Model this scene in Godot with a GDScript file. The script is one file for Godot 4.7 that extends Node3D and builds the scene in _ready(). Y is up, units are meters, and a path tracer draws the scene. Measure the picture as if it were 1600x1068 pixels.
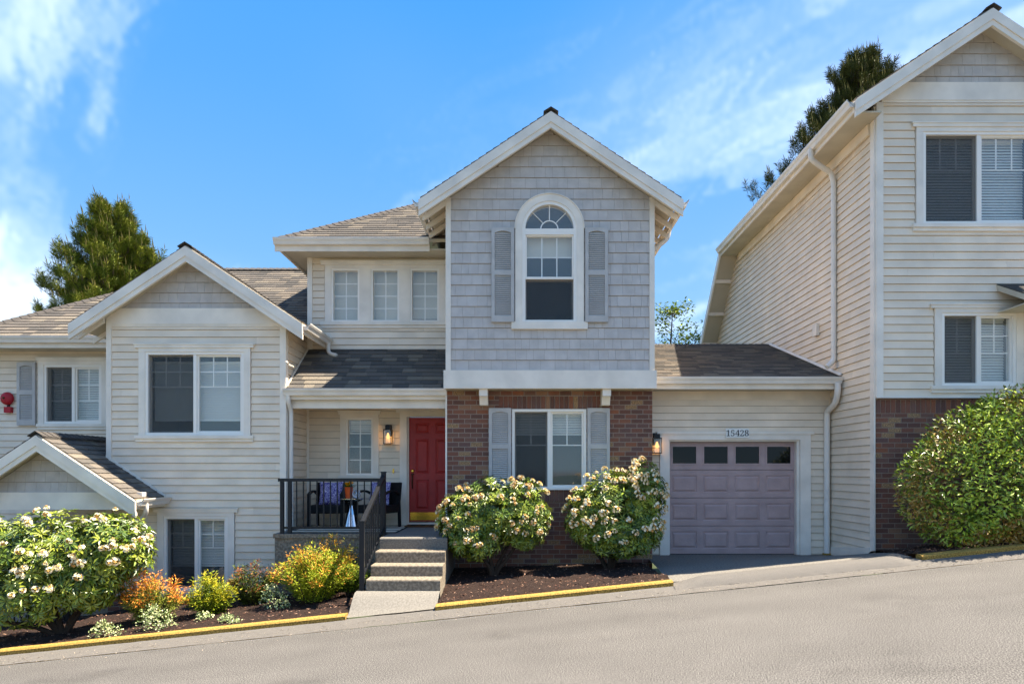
extends Node3D
# A row of beige townhouses on a sloping road: y up, metres, the facades face +z, the camera stands at z = 0.

var rng := RandomNumberGenerator.new()
var M := {}
var shared := {}
var taken := {}

# ---------------------------------------------------------------- mesh building
class MB:
	var v := PackedVector3Array()
	var n := PackedVector3Array()
	var c := PackedColorArray()
	var uv := PackedVector2Array()
	var col := Color(1, 1, 1)
	var colored := false

	func tri(a: Vector3, b: Vector3, d: Vector3, hint: Vector3) -> void:
		var nn := (d - a).cross(b - a)
		if nn.length_squared() < 1e-16:
			return
		nn = nn.normalized()
		if nn.dot(hint) < 0.0:
			nn = -nn
			var t := b
			b = d
			d = t
		v.append(a); v.append(b); v.append(d)
		n.append(nn); n.append(nn); n.append(nn)
		c.append(col); c.append(col); c.append(col)
		uv.append(Vector2(a.x, a.y)); uv.append(Vector2(b.x, b.y)); uv.append(Vector2(d.x, d.y))

	func quad(a: Vector3, b: Vector3, d: Vector3, e: Vector3, hint: Vector3) -> void:
		tri(a, b, d, hint)
		tri(a, d, e, hint)

	# smooth-shaded triangle with its own vertex normals
	func trin(a: Vector3, b: Vector3, d: Vector3, na: Vector3, nb: Vector3, nd: Vector3) -> void:
		var nn := (d - a).cross(b - a)
		if nn.length_squared() < 1e-18:
			return
		if nn.dot(na + nb + nd) < 0.0:
			var t := b
			b = d
			d = t
			t = nb
			nb = nd
			nd = t
		v.append(a); v.append(b); v.append(d)
		n.append(na); n.append(nb); n.append(nd)
		c.append(col); c.append(col); c.append(col)
		uv.append(Vector2(a.x, a.y)); uv.append(Vector2(b.x, b.y)); uv.append(Vector2(d.x, d.y))

	# eight corners: 0-3 one end in ring order, 4-7 the other end
	func hex(p: Array) -> void:
		var m := Vector3.ZERO
		for q in p:
			m += q
		m /= 8.0
		for f in [[0, 1, 2, 3], [4, 5, 6, 7], [0, 1, 5, 4], [1, 2, 6, 5], [2, 3, 7, 6], [3, 0, 4, 7]]:
			var fc: Vector3 = (p[f[0]] + p[f[1]] + p[f[2]] + p[f[3]]) / 4.0
			quad(p[f[0]], p[f[1]], p[f[2]], p[f[3]], fc - m)

	func box(a: Vector3, b: Vector3) -> void:
		hex([Vector3(a.x, a.y, a.z), Vector3(b.x, a.y, a.z), Vector3(b.x, b.y, a.z), Vector3(a.x, b.y, a.z),
			Vector3(a.x, a.y, b.z), Vector3(b.x, a.y, b.z), Vector3(b.x, b.y, b.z), Vector3(a.x, b.y, b.z)])

	# box with small chamfers round its front (z = b.z) face
	func cbox(a: Vector3, b: Vector3, k: float) -> void:
		var q := [Vector3(a.x, a.y, a.z), Vector3(b.x, a.y, a.z), Vector3(b.x, b.y, a.z), Vector3(a.x, b.y, a.z),
			Vector3(a.x, a.y, b.z - k), Vector3(b.x, a.y, b.z - k), Vector3(b.x, b.y, b.z - k), Vector3(a.x, b.y, b.z - k)]
		hex(q)
		hex([q[4], q[5], q[6], q[7], Vector3(a.x + k, a.y + k, b.z), Vector3(b.x - k, a.y + k, b.z), Vector3(b.x - k, b.y - k, b.z), Vector3(a.x + k, b.y - k, b.z)])

	# polygon in x, y carried from z0 to a front face whose z runs from zb at yb to zt at yt
	func prism(poly: PackedVector2Array, z0: float, zb: float, zt: float, yb: float, yt: float, back := false) -> void:
		var idx := Geometry2D.triangulate_polygon(poly)
		var span := maxf(yt - yb, 1e-6)
		var fr := PackedVector3Array()
		for p in poly:
			fr.append(Vector3(p.x, p.y, lerpf(zb, zt, (p.y - yb) / span)))
		for i in range(0, idx.size(), 3):
			tri(fr[idx[i]], fr[idx[i + 1]], fr[idx[i + 2]], Vector3(0, 0, 1))
			if back:
				var a := poly[idx[i]]
				var b := poly[idx[i + 1]]
				var d := poly[idx[i + 2]]
				tri(Vector3(a.x, a.y, z0), Vector3(b.x, b.y, z0), Vector3(d.x, d.y, z0), Vector3(0, 0, -1))
		var cw := Geometry2D.is_polygon_clockwise(poly)
		for i in poly.size():
			var a := fr[i]
			var b := fr[(i + 1) % poly.size()]
			var e := Vector2(b.x - a.x, b.y - a.y)
			var out := Vector2(e.y, -e.x)
			if cw:
				out = -out
			quad(a, b, Vector3(b.x, b.y, z0), Vector3(a.x, a.y, z0), Vector3(out.x, out.y, 0))

	func tube(pts: Array, r0: float, r1: float, sides := 8, caps := true) -> void:
		var rings := []
		var norms := []
		var side := Vector3.ZERO
		for i in pts.size():
			var d: Vector3
			if i == 0:
				d = pts[1] - pts[0]
			elif i == pts.size() - 1:
				d = pts[i] - pts[i - 1]
			else:
				d = (pts[i + 1] - pts[i]).normalized() + (pts[i] - pts[i - 1]).normalized()
			d = d.normalized()
			if side == Vector3.ZERO:
				side = d.cross(Vector3(0.13, 0.31, 0.94)).normalized()
				if side.length() < 0.5:
					side = d.cross(Vector3.RIGHT).normalized()
			else:
				side = (side - d * side.dot(d)).normalized()
			var oth := d.cross(side)
			var r := lerpf(r0, r1, float(i) / float(pts.size() - 1))
			var ring := []
			var nr := []
			for k in sides:
				var a := TAU * (k + 0.5) / sides
				var q := side * cos(a) + oth * sin(a)
				ring.append(pts[i] + q * r)
				nr.append(q)
			rings.append(ring)
			norms.append(nr)
		for i in pts.size() - 1:
			for k in sides:
				var k2 := (k + 1) % sides
				trin(rings[i][k], rings[i][k2], rings[i + 1][k2], norms[i][k], norms[i][k2], norms[i + 1][k2])
				trin(rings[i][k], rings[i + 1][k2], rings[i + 1][k], norms[i][k], norms[i + 1][k2], norms[i + 1][k])
		if caps:
			for e in [0, pts.size() - 1]:
				var h: Vector3 = (pts[0] - pts[1]) if e == 0 else (pts[e] - pts[e - 1])
				for k in range(1, sides - 1):
					tri(rings[e][0], rings[e][k], rings[e][k + 1], h)

	# a square section swept along a path in a vertical plane (gutters, downspouts, rails)
	func bar(pts: Array, w: float, h: float) -> void:
		for i in pts.size() - 1:
			var d: Vector3 = (pts[i + 1] - pts[i]).normalized()
			var s := d.cross(Vector3.UP)
			if s.length() < 0.05:
				s = Vector3.RIGHT
			s = s.normalized()
			var u := s.cross(d).normalized()
			var ring := []
			for e in 2:
				var p: Vector3 = pts[i + e]
				ring += [p - s * w / 2 - u * h / 2, p + s * w / 2 - u * h / 2, p + s * w / 2 + u * h / 2, p - s * w / 2 + u * h / 2]
			hex(ring)

	func lathe(prof: Array, at: Vector3, sides := 20) -> void:
		for i in prof.size() - 1:
			var a: Vector2 = prof[i]
			var b: Vector2 = prof[i + 1]
			var t := Vector2(b.y - a.y, -(b.x - a.x))
			if t.length() < 1e-6:
				continue
			t = t.normalized()
			for k in sides:
				var c0 := Vector3(cos(TAU * k / sides), 0, sin(TAU * k / sides))
				var c1 := Vector3(cos(TAU * (k + 1) / sides), 0, sin(TAU * (k + 1) / sides))
				var n0 := c0 * t.x + Vector3.UP * t.y
				var n1 := c1 * t.x + Vector3.UP * t.y
				var p0 := at + c0 * a.x + Vector3.UP * a.y
				var p1 := at + c1 * a.x + Vector3.UP * a.y
				var q0 := at + c0 * b.x + Vector3.UP * b.y
				var q1 := at + c1 * b.x + Vector3.UP * b.y
				trin(p0, p1, q1, n0, n1, n1)
				trin(p0, q1, q0, n0, n1, n0)

	func leaf(p: Vector3, d: Vector3, up: Vector3, ln: float, wd: float, fold: float, cl: Color) -> void:
		var s := d.cross(up)
		if s.length() < 0.01:
			s = d.cross(Vector3(0.3, 0.1, 0.9))
		s = s.normalized()
		var u := s.cross(d).normalized()
		var m := p + d * ln * 0.48
		var l := m - s * wd * 0.5 + u * fold * wd
		var r := m + s * wd * 0.5 + u * fold * wd
		var tip := p + d * ln - u * ln * 0.12
		col = cl
		tri(p, l, tip, u)
		tri(p, tip, r, u)

	func mesh() -> ArrayMesh:
		var am := ArrayMesh.new()
		if v.is_empty():
			return am
		var a := []
		a.resize(Mesh.ARRAY_MAX)
		a[Mesh.ARRAY_VERTEX] = v
		a[Mesh.ARRAY_NORMAL] = n
		a[Mesh.ARRAY_TEX_UV] = uv
		if colored:
			a[Mesh.ARRAY_COLOR] = c
		am.add_surface_from_arrays(Mesh.PRIMITIVE_TRIANGLES, a)
		return am

# ---------------------------------------------------------------- nodes
func called(parent: Node, nm: String) -> String:
	var key := str(parent.get_instance_id()) + nm
	var k: int = taken.get(key, 0)
	taken[key] = k + 1
	return nm if k == 0 else "%s_%03d" % [nm, k]

func thing(nm: String, label: String, category: String, at: Vector3, group := "") -> Node3D:
	var o := Node3D.new()
	o.name = called(self, nm)
	add_child(o)
	o.position = at
	o.set_meta("label", label)
	o.set_meta("category", category)
	if group != "":
		o.set_meta("group", group)
	return o

func part(parent: Node, nm: String, mesh: Mesh, m: Material, xf := Transform3D.IDENTITY) -> MeshInstance3D:
	var o := MeshInstance3D.new()
	o.mesh = mesh
	o.material_override = m
	o.name = called(parent, nm)
	parent.add_child(o)
	o.global_transform = xf
	return o

func holder(parent: Node, nm: String, xf: Transform3D) -> Node3D:
	var o := Node3D.new()
	o.name = called(parent, nm)
	parent.add_child(o)
	o.global_transform = xf
	return o

func ground(nm: String, mesh: Mesh, m: Material, kind := "structure") -> MeshInstance3D:
	var o := part(self, nm, mesh, m)
	o.set_meta("kind", kind)
	return o

func bx(a: Vector3, b: Vector3) -> ArrayMesh:
	var mb := MB.new()
	mb.box(a, b)
	return mb.mesh()

func part_box(parent: Node, nm: String, a: Vector3, b: Vector3, m: Material) -> MeshInstance3D:
	# a box given by two corners in world metres, its node at the box's centre
	var h := (b - a).abs() / 2.0
	var key := "box %.4f %.4f %.4f" % [h.x, h.y, h.z]
	if not shared.has(key):
		shared[key] = bx(-h, h)
	return part(parent, nm, shared[key], m, Transform3D(Basis(), (a + b) / 2.0))

func at(x: float, y: float, z: float) -> Transform3D:
	return Transform3D(Basis(), Vector3(x, y, z))

func facing(d: Vector3, o: Vector3) -> Transform3D:
	# an upright wall frame whose z points along d
	return Transform3D(Basis(Vector3.UP.cross(d), Vector3.UP, d), o)

func slope(d: Vector3, pitch: float, o: Vector3) -> Transform3D:
	# a roof plane falling towards d; x along the eave, y up the slope, z out of the roof
	var a := atan(pitch)
	var vv := -d * cos(a) + Vector3.UP * sin(a)
	var w := d * sin(a) + Vector3.UP * cos(a)
	return Transform3D(Basis(vv.cross(w), vv, w), o)

func rect(x0: float, y0: float, x1: float, y1: float) -> PackedVector2Array:
	return PackedVector2Array([Vector2(x0, y0), Vector2(x1, y0), Vector2(x1, y1), Vector2(x0, y1)])

func area(p: PackedVector2Array) -> float:
	var s := 0.0
	for i in p.size():
		s += p[i].cross(p[(i + 1) % p.size()])
	return absf(s) / 2.0

# Cover an outline with rows of separate pieces: boards, shingles or bricks.
func clad(parent: Node3D, nm: String, xf: Transform3D, outline: PackedVector2Array, holes: Array, o: Dictionary) -> void:
	var lo := outline[0]
	var hi := outline[0]
	for p in outline:
		lo = lo.min(p)
		hi = hi.max(p)
	var row: float = o.row
	var y: float = o.get("y0", lo.y)
	var gap: float = o.get("gap", 0.0)
	var vgap: float = o.get("vgap", 0.0)
	var mats: Array = o.mats
	var limit: int = o.get("limit", 300)
	var made := 0
	var rest := {}
	var k := 0
	while y < hi.y - 0.004:
		var yb := y
		var yt := y + row - vgap
		var x := lo.x
		var wmin: float = o.get("wmin", 0.0)
		if wmin > 0.0:
			if o.get("bond", false):
				x -= wmin * 0.5 * (k % 2)
			else:
				x -= rng.randf() * wmin
		while x < hi.x - 0.002:
			var w: float = hi.x - lo.x if wmin == 0.0 else (wmin if not o.has("wmax") else snappedf(rng.randf_range(wmin, o.wmax), 0.02))
			var drop: float = rng.randi_range(0, 2) * o.get("uneven", 0.0)
			var cell := rect(x, yb - drop, x + w - gap, yt)
			x += w
			var mi := rng.randi() % mats.size()
			if o.has("odds") and rng.randf() > o.odds:
				mi = 0
			var polys := Geometry2D.intersect_polygons(cell, outline)
			for hole in holes:
				var left := []
				for p in polys:
					left += Geometry2D.clip_polygons(p, hole)
				polys.assign(left)
			for p in polys:
				if area(p) < 0.0006 or Geometry2D.is_polygon_clockwise(p):
					continue
				var whole := p.size() == 4 and absf(area(p) - area(cell)) < 1e-5
				if made < limit:
					made += 1
					if whole:
						var key := "%s %.3f %.3f %.3f" % [nm, w, yt - yb + drop, o.tb]
						if not shared.has(key):
							var mb := MB.new()
							mb.prism(rect(0, 0, w - gap, yt - yb + drop), 0.0, o.tb, o.tt, 0.0, row)
							shared[key] = mb.mesh()
						part(parent, nm, shared[key], mats[mi], xf * at(cell[0].x, yb - drop, 0))
					else:
						var mb := MB.new()
						mb.prism(p, 0.0, o.tb, o.tt, yb, yb + row)
						part(parent, nm, mb.mesh(), mats[mi], xf)
				else:
					if not rest.has(mi):
						rest[mi] = MB.new()
					rest[mi].prism(p, 0.0, o.tb, o.tt, yb, yb + row)
		y += row
		k += 1
	for mi in rest:
		var s := part(parent, nm + "_rows", rest[mi].mesh(), mats[mi], xf)
		s.set_meta("kind", "stuff")

func wall(parent: Node3D, nm: String, xf: Transform3D, outline: PackedVector2Array, holes: Array, m: Material, thick := 0.14) -> MeshInstance3D:
	var polys := [outline]
	for h in holes:
		# cut the outline in two through the hole, so that no polygon keeps a ring
		var hx := 0.0
		for p in h:
			hx += p.x
		hx /= h.size()
		var next := []
		for p in polys:
			for side in [rect(-60, -60, hx, 60), rect(hx, -60, 60, 60)]:
				for q in Geometry2D.intersect_polygons(p, side):
					for r in Geometry2D.clip_polygons(q, h):
						if not Geometry2D.is_polygon_clockwise(r) and area(r) > 1e-5:
							next.append(r)
		polys = next
	var mb := MB.new()
	for p in polys:
		mb.prism(p, -thick, 0.0, 0.0, 0.0, 1.0, true)
	return part(parent, nm, mb.mesh(), m, xf)

# ---------------------------------------------------------------- textures and materials
func noise_tex(freq: float, octaves: int, lo: float, hi: float, px := 256, sd := 1, sharp := 1.0, kind := FastNoiseLite.TYPE_SIMPLEX) -> ImageTexture:
	var f := FastNoiseLite.new()
	f.seed = sd
	f.noise_type = kind
	f.frequency = freq
	f.fractal_octaves = octaves
	var im := f.get_seamless_image(px, px, false, false, 0.1 if freq < 0.04 else 0.015)
	var out := Image.create(px, px, false, Image.FORMAT_RGB8)
	for y in px:
		for x in px:
			var g := lerpf(lo, hi, pow(im.get_pixel(x, y).r, sharp))
			out.set_pixel(x, y, Color(g, g, g))
	return ImageTexture.create_from_image(out)

func bump_tex(freq: float, octaves: int, amount: float, px := 256, sd := 5) -> ImageTexture:
	var f := FastNoiseLite.new()
	f.seed = sd
	f.noise_type = FastNoiseLite.TYPE_SIMPLEX
	f.frequency = freq
	f.fractal_octaves = octaves
	var im := f.get_seamless_image(px, px, false, false, 0.1 if freq < 0.04 else 0.015)
	im.convert(Image.FORMAT_RGB8)
	im.bump_map_to_normal_map(amount)
	return ImageTexture.create_from_image(im)

func mat(c: Color, rough: float, tex: Texture2D = null, scale := 1.0, nrm: Texture2D = null, depth := 1.0) -> StandardMaterial3D:
	var m := StandardMaterial3D.new()
	m.albedo_color = c
	m.roughness = rough
	m.metallic_specular = 0.4
	if tex or nrm:
		m.uv1_triplanar = true
		m.uv1_world_triplanar = true
		m.uv1_scale = Vector3.ONE * scale
	if tex:
		m.albedo_texture = tex
	if nrm:
		m.normal_enabled = true
		m.normal_texture = nrm
		m.normal_scale = depth
	return m

func tinted(rough: float, glow := 0.0, spec := 0.4) -> StandardMaterial3D:
	# colour comes from the mesh's vertex colours
	var m := StandardMaterial3D.new()
	m.vertex_color_use_as_albedo = true
	m.roughness = rough
	m.metallic_specular = spec
	m.cull_mode = BaseMaterial3D.CULL_DISABLED
	if glow > 0.0:
		m.backlight_enabled = true
		m.backlight = Color(glow, glow, glow)
	return m

func lin(r: float, g: float, b: float) -> Color:
	# an sRGB value as the linear value that vertex colours hold
	return Color(r, g, b).srgb_to_linear()

func make_materials() -> void:
	var soft := noise_tex(0.012, 4, 0.90, 1.0, 256, 3)
	var grime := noise_tex(0.02, 5, 0.80, 1.0, 256, 9)
	var grain := noise_tex(0.35, 3, 0.62, 1.0, 512, 4)
	var speck := noise_tex(0.22, 4, 0.45, 1.0, 512, 14, 0.8)
	var rough := bump_tex(0.30, 3, 5.0, 512, 6)
	var fine := bump_tex(0.08, 3, 2.0, 256, 8)
	M.siding = mat(Color(0.95, 0.878, 0.78), 0.55, soft, 0.35, fine, 0.06)
	M.siding_b = mat(Color(0.942, 0.87, 0.773), 0.55, soft, 0.31, fine, 0.06)
	M.trim = mat(Color(0.955, 0.91, 0.845), 0.5, soft, 0.4, fine, 0.05)
	M.soffit = mat(Color(0.80, 0.76, 0.68), 0.7, soft, 0.4)
	M.gutter = mat(Color(0.93, 0.90, 0.855), 0.4, soft, 0.5)
	M.shake = mat(Color(0.79, 0.757, 0.725), 0.7, soft, 0.7, fine, 0.1)
	M.shake_b = mat(Color(0.783, 0.75, 0.718), 0.7, soft, 0.9, fine, 0.1)
	M.shake_c = mat(Color(0.796, 0.763, 0.731), 0.7, soft, 0.8, fine, 0.1)
	M.shutter = mat(Color(0.755, 0.735, 0.71), 0.5, soft, 0.8)
	M.backing = mat(Color(0.58, 0.52, 0.44), 0.9)
	M.mortar = mat(Color(0.80, 0.725, 0.66), 0.95, grain, 3.0, rough, 0.5)
	var bt := [Color(0.69, 0.465, 0.38), Color(0.63, 0.43, 0.36), Color(0.73, 0.49, 0.385), Color(0.58, 0.415, 0.36), Color(0.66, 0.485, 0.415), Color(0.78, 0.50, 0.37), Color(0.61, 0.455, 0.41)]
	M.bricks = []
	for b in bt:
		M.bricks.append(mat(b, 0.9, speck, 2.3, rough, 0.7))
	M.bricks += [M.bricks[0], M.bricks[1], M.bricks[3], M.bricks[4], M.bricks[6], M.bricks[0]]
	M.bricks.append(mat(Color(0.84, 0.67, 0.49), 0.9, noise_tex(0.08, 4, 0.5, 1.0, 256, 31), 1.6, rough, 0.7))
	M.bricks.append(mat(Color(0.80, 0.60, 0.47), 0.9, speck, 2.3, rough, 0.7))
	M.roof = []
	for r in [Color(0.53, 0.495, 0.455), Color(0.48, 0.455, 0.425), Color(0.59, 0.545, 0.49), Color(0.44, 0.42, 0.395), Color(0.51, 0.48, 0.445), Color(0.63, 0.585, 0.52)]:
		M.roof.append(mat(r, 0.95, speck, 2.0, rough, 1.0))
	M.underlay = mat(Color(0.16, 0.15, 0.145), 0.95)
	M.cap = mat(Color(0.42, 0.395, 0.37), 0.95, speck, 2.0, rough, 1.0)
	M.flash = mat(Color(0.36, 0.35, 0.34), 0.6)
	M.red = mat(Color(0.68, 0.20, 0.185), 0.42, soft, 0.7, fine, 0.25)
	M.garage = mat(Color(0.72, 0.615, 0.595), 0.5, soft, 0.6, fine, 0.2)
	M.brass = mat(Color(0.83, 0.66, 0.27), 0.18)
	M.brass.metallic = 1.0
	M.bronze = mat(Color(0.30, 0.22, 0.15), 0.35)
	M.bronze.metallic = 0.9
	M.black = mat(Color(0.105, 0.112, 0.125), 0.42)
	M.wicker = mat(Color(0.085, 0.085, 0.09), 0.6, noise_tex(0.25, 2, 0.6, 1.0, 256, 40), 5.0, bump_tex(0.2, 2, 6.0), 1.0)
	M.chrome = mat(Color(0.86, 0.86, 0.87), 0.12)
	M.chrome.metallic = 1.0
	M.orange = mat(Color(0.83, 0.33, 0.12), 0.4)
	M.concrete = mat(Color(0.52, 0.50, 0.465), 0.9, noise_tex(0.05, 6, 0.72, 1.0, 512, 21), 1.0, rough, 0.15)
	M.concrete_old = mat(Color(0.61, 0.56, 0.485), 0.92, noise_tex(0.04, 6, 0.62, 1.0, 512, 22), 0.8, rough, 0.1)
	M.yellow = mat(Color(0.80, 0.64, 0.31), 0.9, noise_tex(0.06, 6, 0.30, 1.0, 512, 23, 0.55), 1.0, rough, 0.5)
	M.asphalt = mat(Color(0.585, 0.568, 0.545), 0.93, noise_tex(0.085, 4, 0.05, 1.0, 1024, 24, 0.7), 0.62, bump_tex(0.12, 4, 9.0, 1024, 25), 0.25)
	M.asphalt.vertex_color_use_as_albedo = true
	M.gutterpan = mat(Color(0.62, 0.595, 0.56), 0.95, noise_tex(0.22, 4, 0.4, 1.0, 512, 26, 0.8), 1.6, bump_tex(0.25, 3, 9.0, 512, 27), 1.0)
	M.drive = mat(Color(0.52, 0.50, 0.465), 0.93, noise_tex(0.06, 6, 0.66, 1.0, 512, 28), 0.7, rough, 0.15)
	M.soil = mat(Color(0.30, 0.21, 0.165), 1.0, noise_tex(0.12, 4, 0.35, 1.0, 512, 29), 1.5, bump_tex(0.15, 4, 12.0, 512, 30), 1.0)
	M.grass = mat(Color(0.25, 0.29, 0.15), 1.0, grain, 1.0)
	M.bark = mat(Color(0.33, 0.27, 0.22), 0.95, grain, 3.0, rough, 1.0)
	M.leaf = tinted(0.36, 0.4, 0.55)
	M.leafmatt = tinted(0.6, 0.45, 0.35)
	M.needle = tinted(0.65, 0.2, 0.3)
	M.petal = tinted(0.7, 0.4, 0.3)
	M.chip = tinted(0.95)
	M.frame = mat(Color(0.94, 0.91, 0.865), 0.4)
	M.blind = mat(Color(0.84, 0.83, 0.79), 0.6)
	M.room = mat(Color(0.34, 0.29, 0.25), 0.9)
	M.crack = mat(Color(0.40, 0.375, 0.35), 1.0)
	M.tar = mat(Color(0.40, 0.385, 0.37), 0.85, grain, 2.0)
	M.curtain = mat(Color(0.82, 0.80, 0.74), 0.9)
	var g := StandardMaterial3D.new()
	g.transparency = BaseMaterial3D.TRANSPARENCY_ALPHA
	g.albedo_color = Color(0.85, 0.9, 0.88, 0.06)
	g.roughness = 0.02
	g.metallic_specular = 1.0
	M.glass = g
	var s := StandardMaterial3D.new()
	s.transparency = BaseMaterial3D.TRANSPARENCY_ALPHA
	s.albedo_color = Color(0.22, 0.22, 0.22, 0.36)
	s.roughness = 0.9
	M.screen = s
	M.darkglass = mat(Color(0.05, 0.05, 0.055), 0.05)
	M.darkglass.metallic_specular = 0.35
	M.coir = mat(Color(0.50, 0.34, 0.20), 1.0, grain, 4.0, rough, 1.0)
	M.cream = mat(Color(0.82, 0.77, 0.68), 0.95)
	M.rug = mat(Color(0.12, 0.12, 0.125), 0.95)
	M.bell = mat(Color(0.66, 0.11, 0.16), 0.45)
	M.plaque = mat(Color(0.90, 0.89, 0.86), 0.5)
	M.lampglass = g
	var e := StandardMaterial3D.new()
	e.albedo_color = Color(1.0, 0.85, 0.6)
	e.emission_enabled = true
	e.emission = Color(1.0, 0.72, 0.36)
	e.emission_energy_multiplier = 0.32
	M.bulb = e
	# the purple and white print of the porch cushions
	var f := FastNoiseLite.new()
	f.seed = 77
	f.frequency = 0.016
	f.domain_warp_enabled = true
	f.domain_warp_amplitude = 40.0
	f.domain_warp_frequency = 0.02
	var im := Image.create(256, 256, false, Image.FORMAT_RGB8)
	for y in 256:
		for x in 256:
			var q := absf(f.get_noise_2d(x, y))
			var band := fmod(q * 5.0, 1.0)
			im.set_pixel(x, y, Color(0.27, 0.20, 0.50) if band < 0.58 else Color(0.86, 0.84, 0.90))
	var cm := StandardMaterial3D.new()
	cm.albedo_texture = ImageTexture.create_from_image(im)
	cm.roughness = 0.9
	cm.uv1_scale = Vector3(2.4, 2.4, 1)
	M.cushion = cm

# ---------------------------------------------------------------- pieces of a house
func ibox(w: Node3D, nm: String, a: Vector3, b: Vector3, m: Material, xf: Transform3D) -> MeshInstance3D:
	# a box in a wall's own frame
	var h := (b - a).abs() / 2.0
	var key := "box %.4f %.4f %.4f" % [h.x, h.y, h.z]
	if not shared.has(key):
		shared[key] = bx(-h, h)
	return part(w, nm, shared[key], m, xf * Transform3D(Basis(), (a + b) / 2.0))

func room(w: Node3D, xf: Transform3D, x0: float, y0: float, x1: float, y1: float, deep := 1.5, pad := 0.25) -> void:
	var mb := MB.new()
	var a := Vector3(x0 - pad, y0 - 0.3, -0.145 - deep)
	var b := Vector3(x1 + pad, y1 + 0.15, -0.145)
	mb.box(a - Vector3(0.05, 0.05, 0.05), Vector3(b.x + 0.05, b.y + 0.05, a.z))
	mb.box(Vector3(a.x - 0.05, a.y, a.z), Vector3(a.x, b.y, b.z))
	mb.box(Vector3(b.x, a.y, a.z), Vector3(b.x + 0.05, b.y, b.z))
	mb.box(Vector3(a.x - 0.05, a.y - 0.05, a.z), Vector3(b.x + 0.05, a.y, b.z))
	mb.box(Vector3(a.x - 0.05, b.y, a.z), Vector3(b.x + 0.05, b.y + 0.05, b.z))
	part(w, "room_behind", mb.mesh(), M.room, xf)

func ring(w: Node3D, nm: String, xf: Transform3D, x0: float, y0: float, x1: float, y1: float, t: float, z0: float, z1: float, m: Material) -> void:
	var mb := MB.new()
	mb.box(Vector3(x0, y0, z0), Vector3(x0 + t, y1, z1))
	mb.box(Vector3(x1 - t, y0, z0), Vector3(x1, y1, z1))
	mb.box(Vector3(x0 + t, y0, z0), Vector3(x1 - t, y0 + t, z1))
	mb.box(Vector3(x0 + t, y1 - t, z0), Vector3(x1 - t, y1, z1))
	part(w, nm, mb.mesh(), m, xf)

func pane_and_bars(w: Node3D, xf: Transform3D, x0: float, y0: float, x1: float, y1: float, z: float, o: Dictionary) -> void:
	ibox(w, "pane", Vector3(x0, y0, z - 0.004), Vector3(x1, y1, z), M.glass, xf)
	var cols: int = o.get("cols", 0)
	var rows: int = o.get("rows", 0)
	var top: float = o.get("top", 1.0)
	var yb := y1 - (y1 - y0) * top
	var t := 0.009
	for i in range(1, cols):
		var x := lerpf(x0, x1, float(i) / cols)
		ibox(w, "muntin", Vector3(x - t, yb, z - 0.016), Vector3(x + t, y1, z - 0.006), M.frame, xf)
	for j in range(0 if top < 1.0 else 1, rows):
		var y := lerpf(yb, y1, float(j) / rows)
		ibox(w, "muntin", Vector3(x0, y - t, z - 0.026), Vector3(x1, y + t, z - 0.017), M.frame, xf)

func blinds(w: Node3D, xf: Transform3D, x0: float, x1: float, ytop: float, ybot: float, step := 0.042, z := -0.11, tilt := 0.5) -> void:
	var key := "slat %.3f" % (x1 - x0)
	if not shared.has(key):
		var mb := MB.new()
		var h := (x1 - x0) / 2.0
		mb.hex([Vector3(-h, -0.02, 0.010), Vector3(h, -0.02, 0.010), Vector3(h, -0.018, 0.012), Vector3(-h, -0.018, 0.012),
			Vector3(-h, 0.018, -0.012), Vector3(h, 0.018, -0.012), Vector3(h, 0.02, -0.010), Vector3(-h, 0.02, -0.010)])
		shared[key] = mb.mesh()
	ibox(w, "blind_rail", Vector3(x0, ytop - 0.04, z - 0.025), Vector3(x1, ytop, z + 0.02), M.blind, xf)
	var y := ytop - 0.06
	while y > ybot:
		part(w, "blind_slat", shared[key], M.blind, xf * at((x0 + x1) / 2.0, y + rng.randf_range(-0.001, 0.001), z))
		y -= step
	ibox(w, "blind_rail", Vector3(x0, y - 0.01, z - 0.015), Vector3(x1, y + 0.015, z + 0.015), M.blind, xf)

func casing(w: Node3D, xf: Transform3D, x0: float, y0: float, x1: float, y1: float, o: Dictionary) -> void:
	var c: float = o.get("casing", 0.11)
	var bottom: float = o.get("foot", y0)
	var ear: float = o.get("ear", 0.06)
	ibox(w, "casing", Vector3(x0 - c, bottom, 0.002), Vector3(x0, y1, 0.042), M.trim, xf)
	ibox(w, "casing", Vector3(x1, bottom, 0.002), Vector3(x1 + c, y1, 0.042), M.trim, xf)
	ibox(w, "head_casing", Vector3(x0 - c, y1, 0.002), Vector3(x1 + c, y1 + 0.07, 0.045), M.trim, xf)
	var mb := MB.new()
	mb.box(Vector3(x0 - c - ear, y1 + 0.07, 0.002), Vector3(x1 + c + ear, y1 + 0.12, 0.062))
	mb.box(Vector3(x0 - c - ear - 0.015, y1 + 0.12, 0.002), Vector3(x1 + c + ear + 0.015, y1 + 0.14, 0.075))
	part(w, "head_cap", mb.mesh(), M.trim, xf)
	if o.get("sill", true):
		var sb := MB.new()
		sb.box(Vector3(x0 - c - ear, y0 - 0.055, 0.002), Vector3(x1 + c + ear, y0, 0.07))
		sb.box(Vector3(x0 - c - ear + 0.01, y0 - 0.11, 0.002), Vector3(x1 + c + ear - 0.01, y0 - 0.055, 0.045))
		part(w, "sill", sb.mesh(), M.trim, xf)

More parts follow.
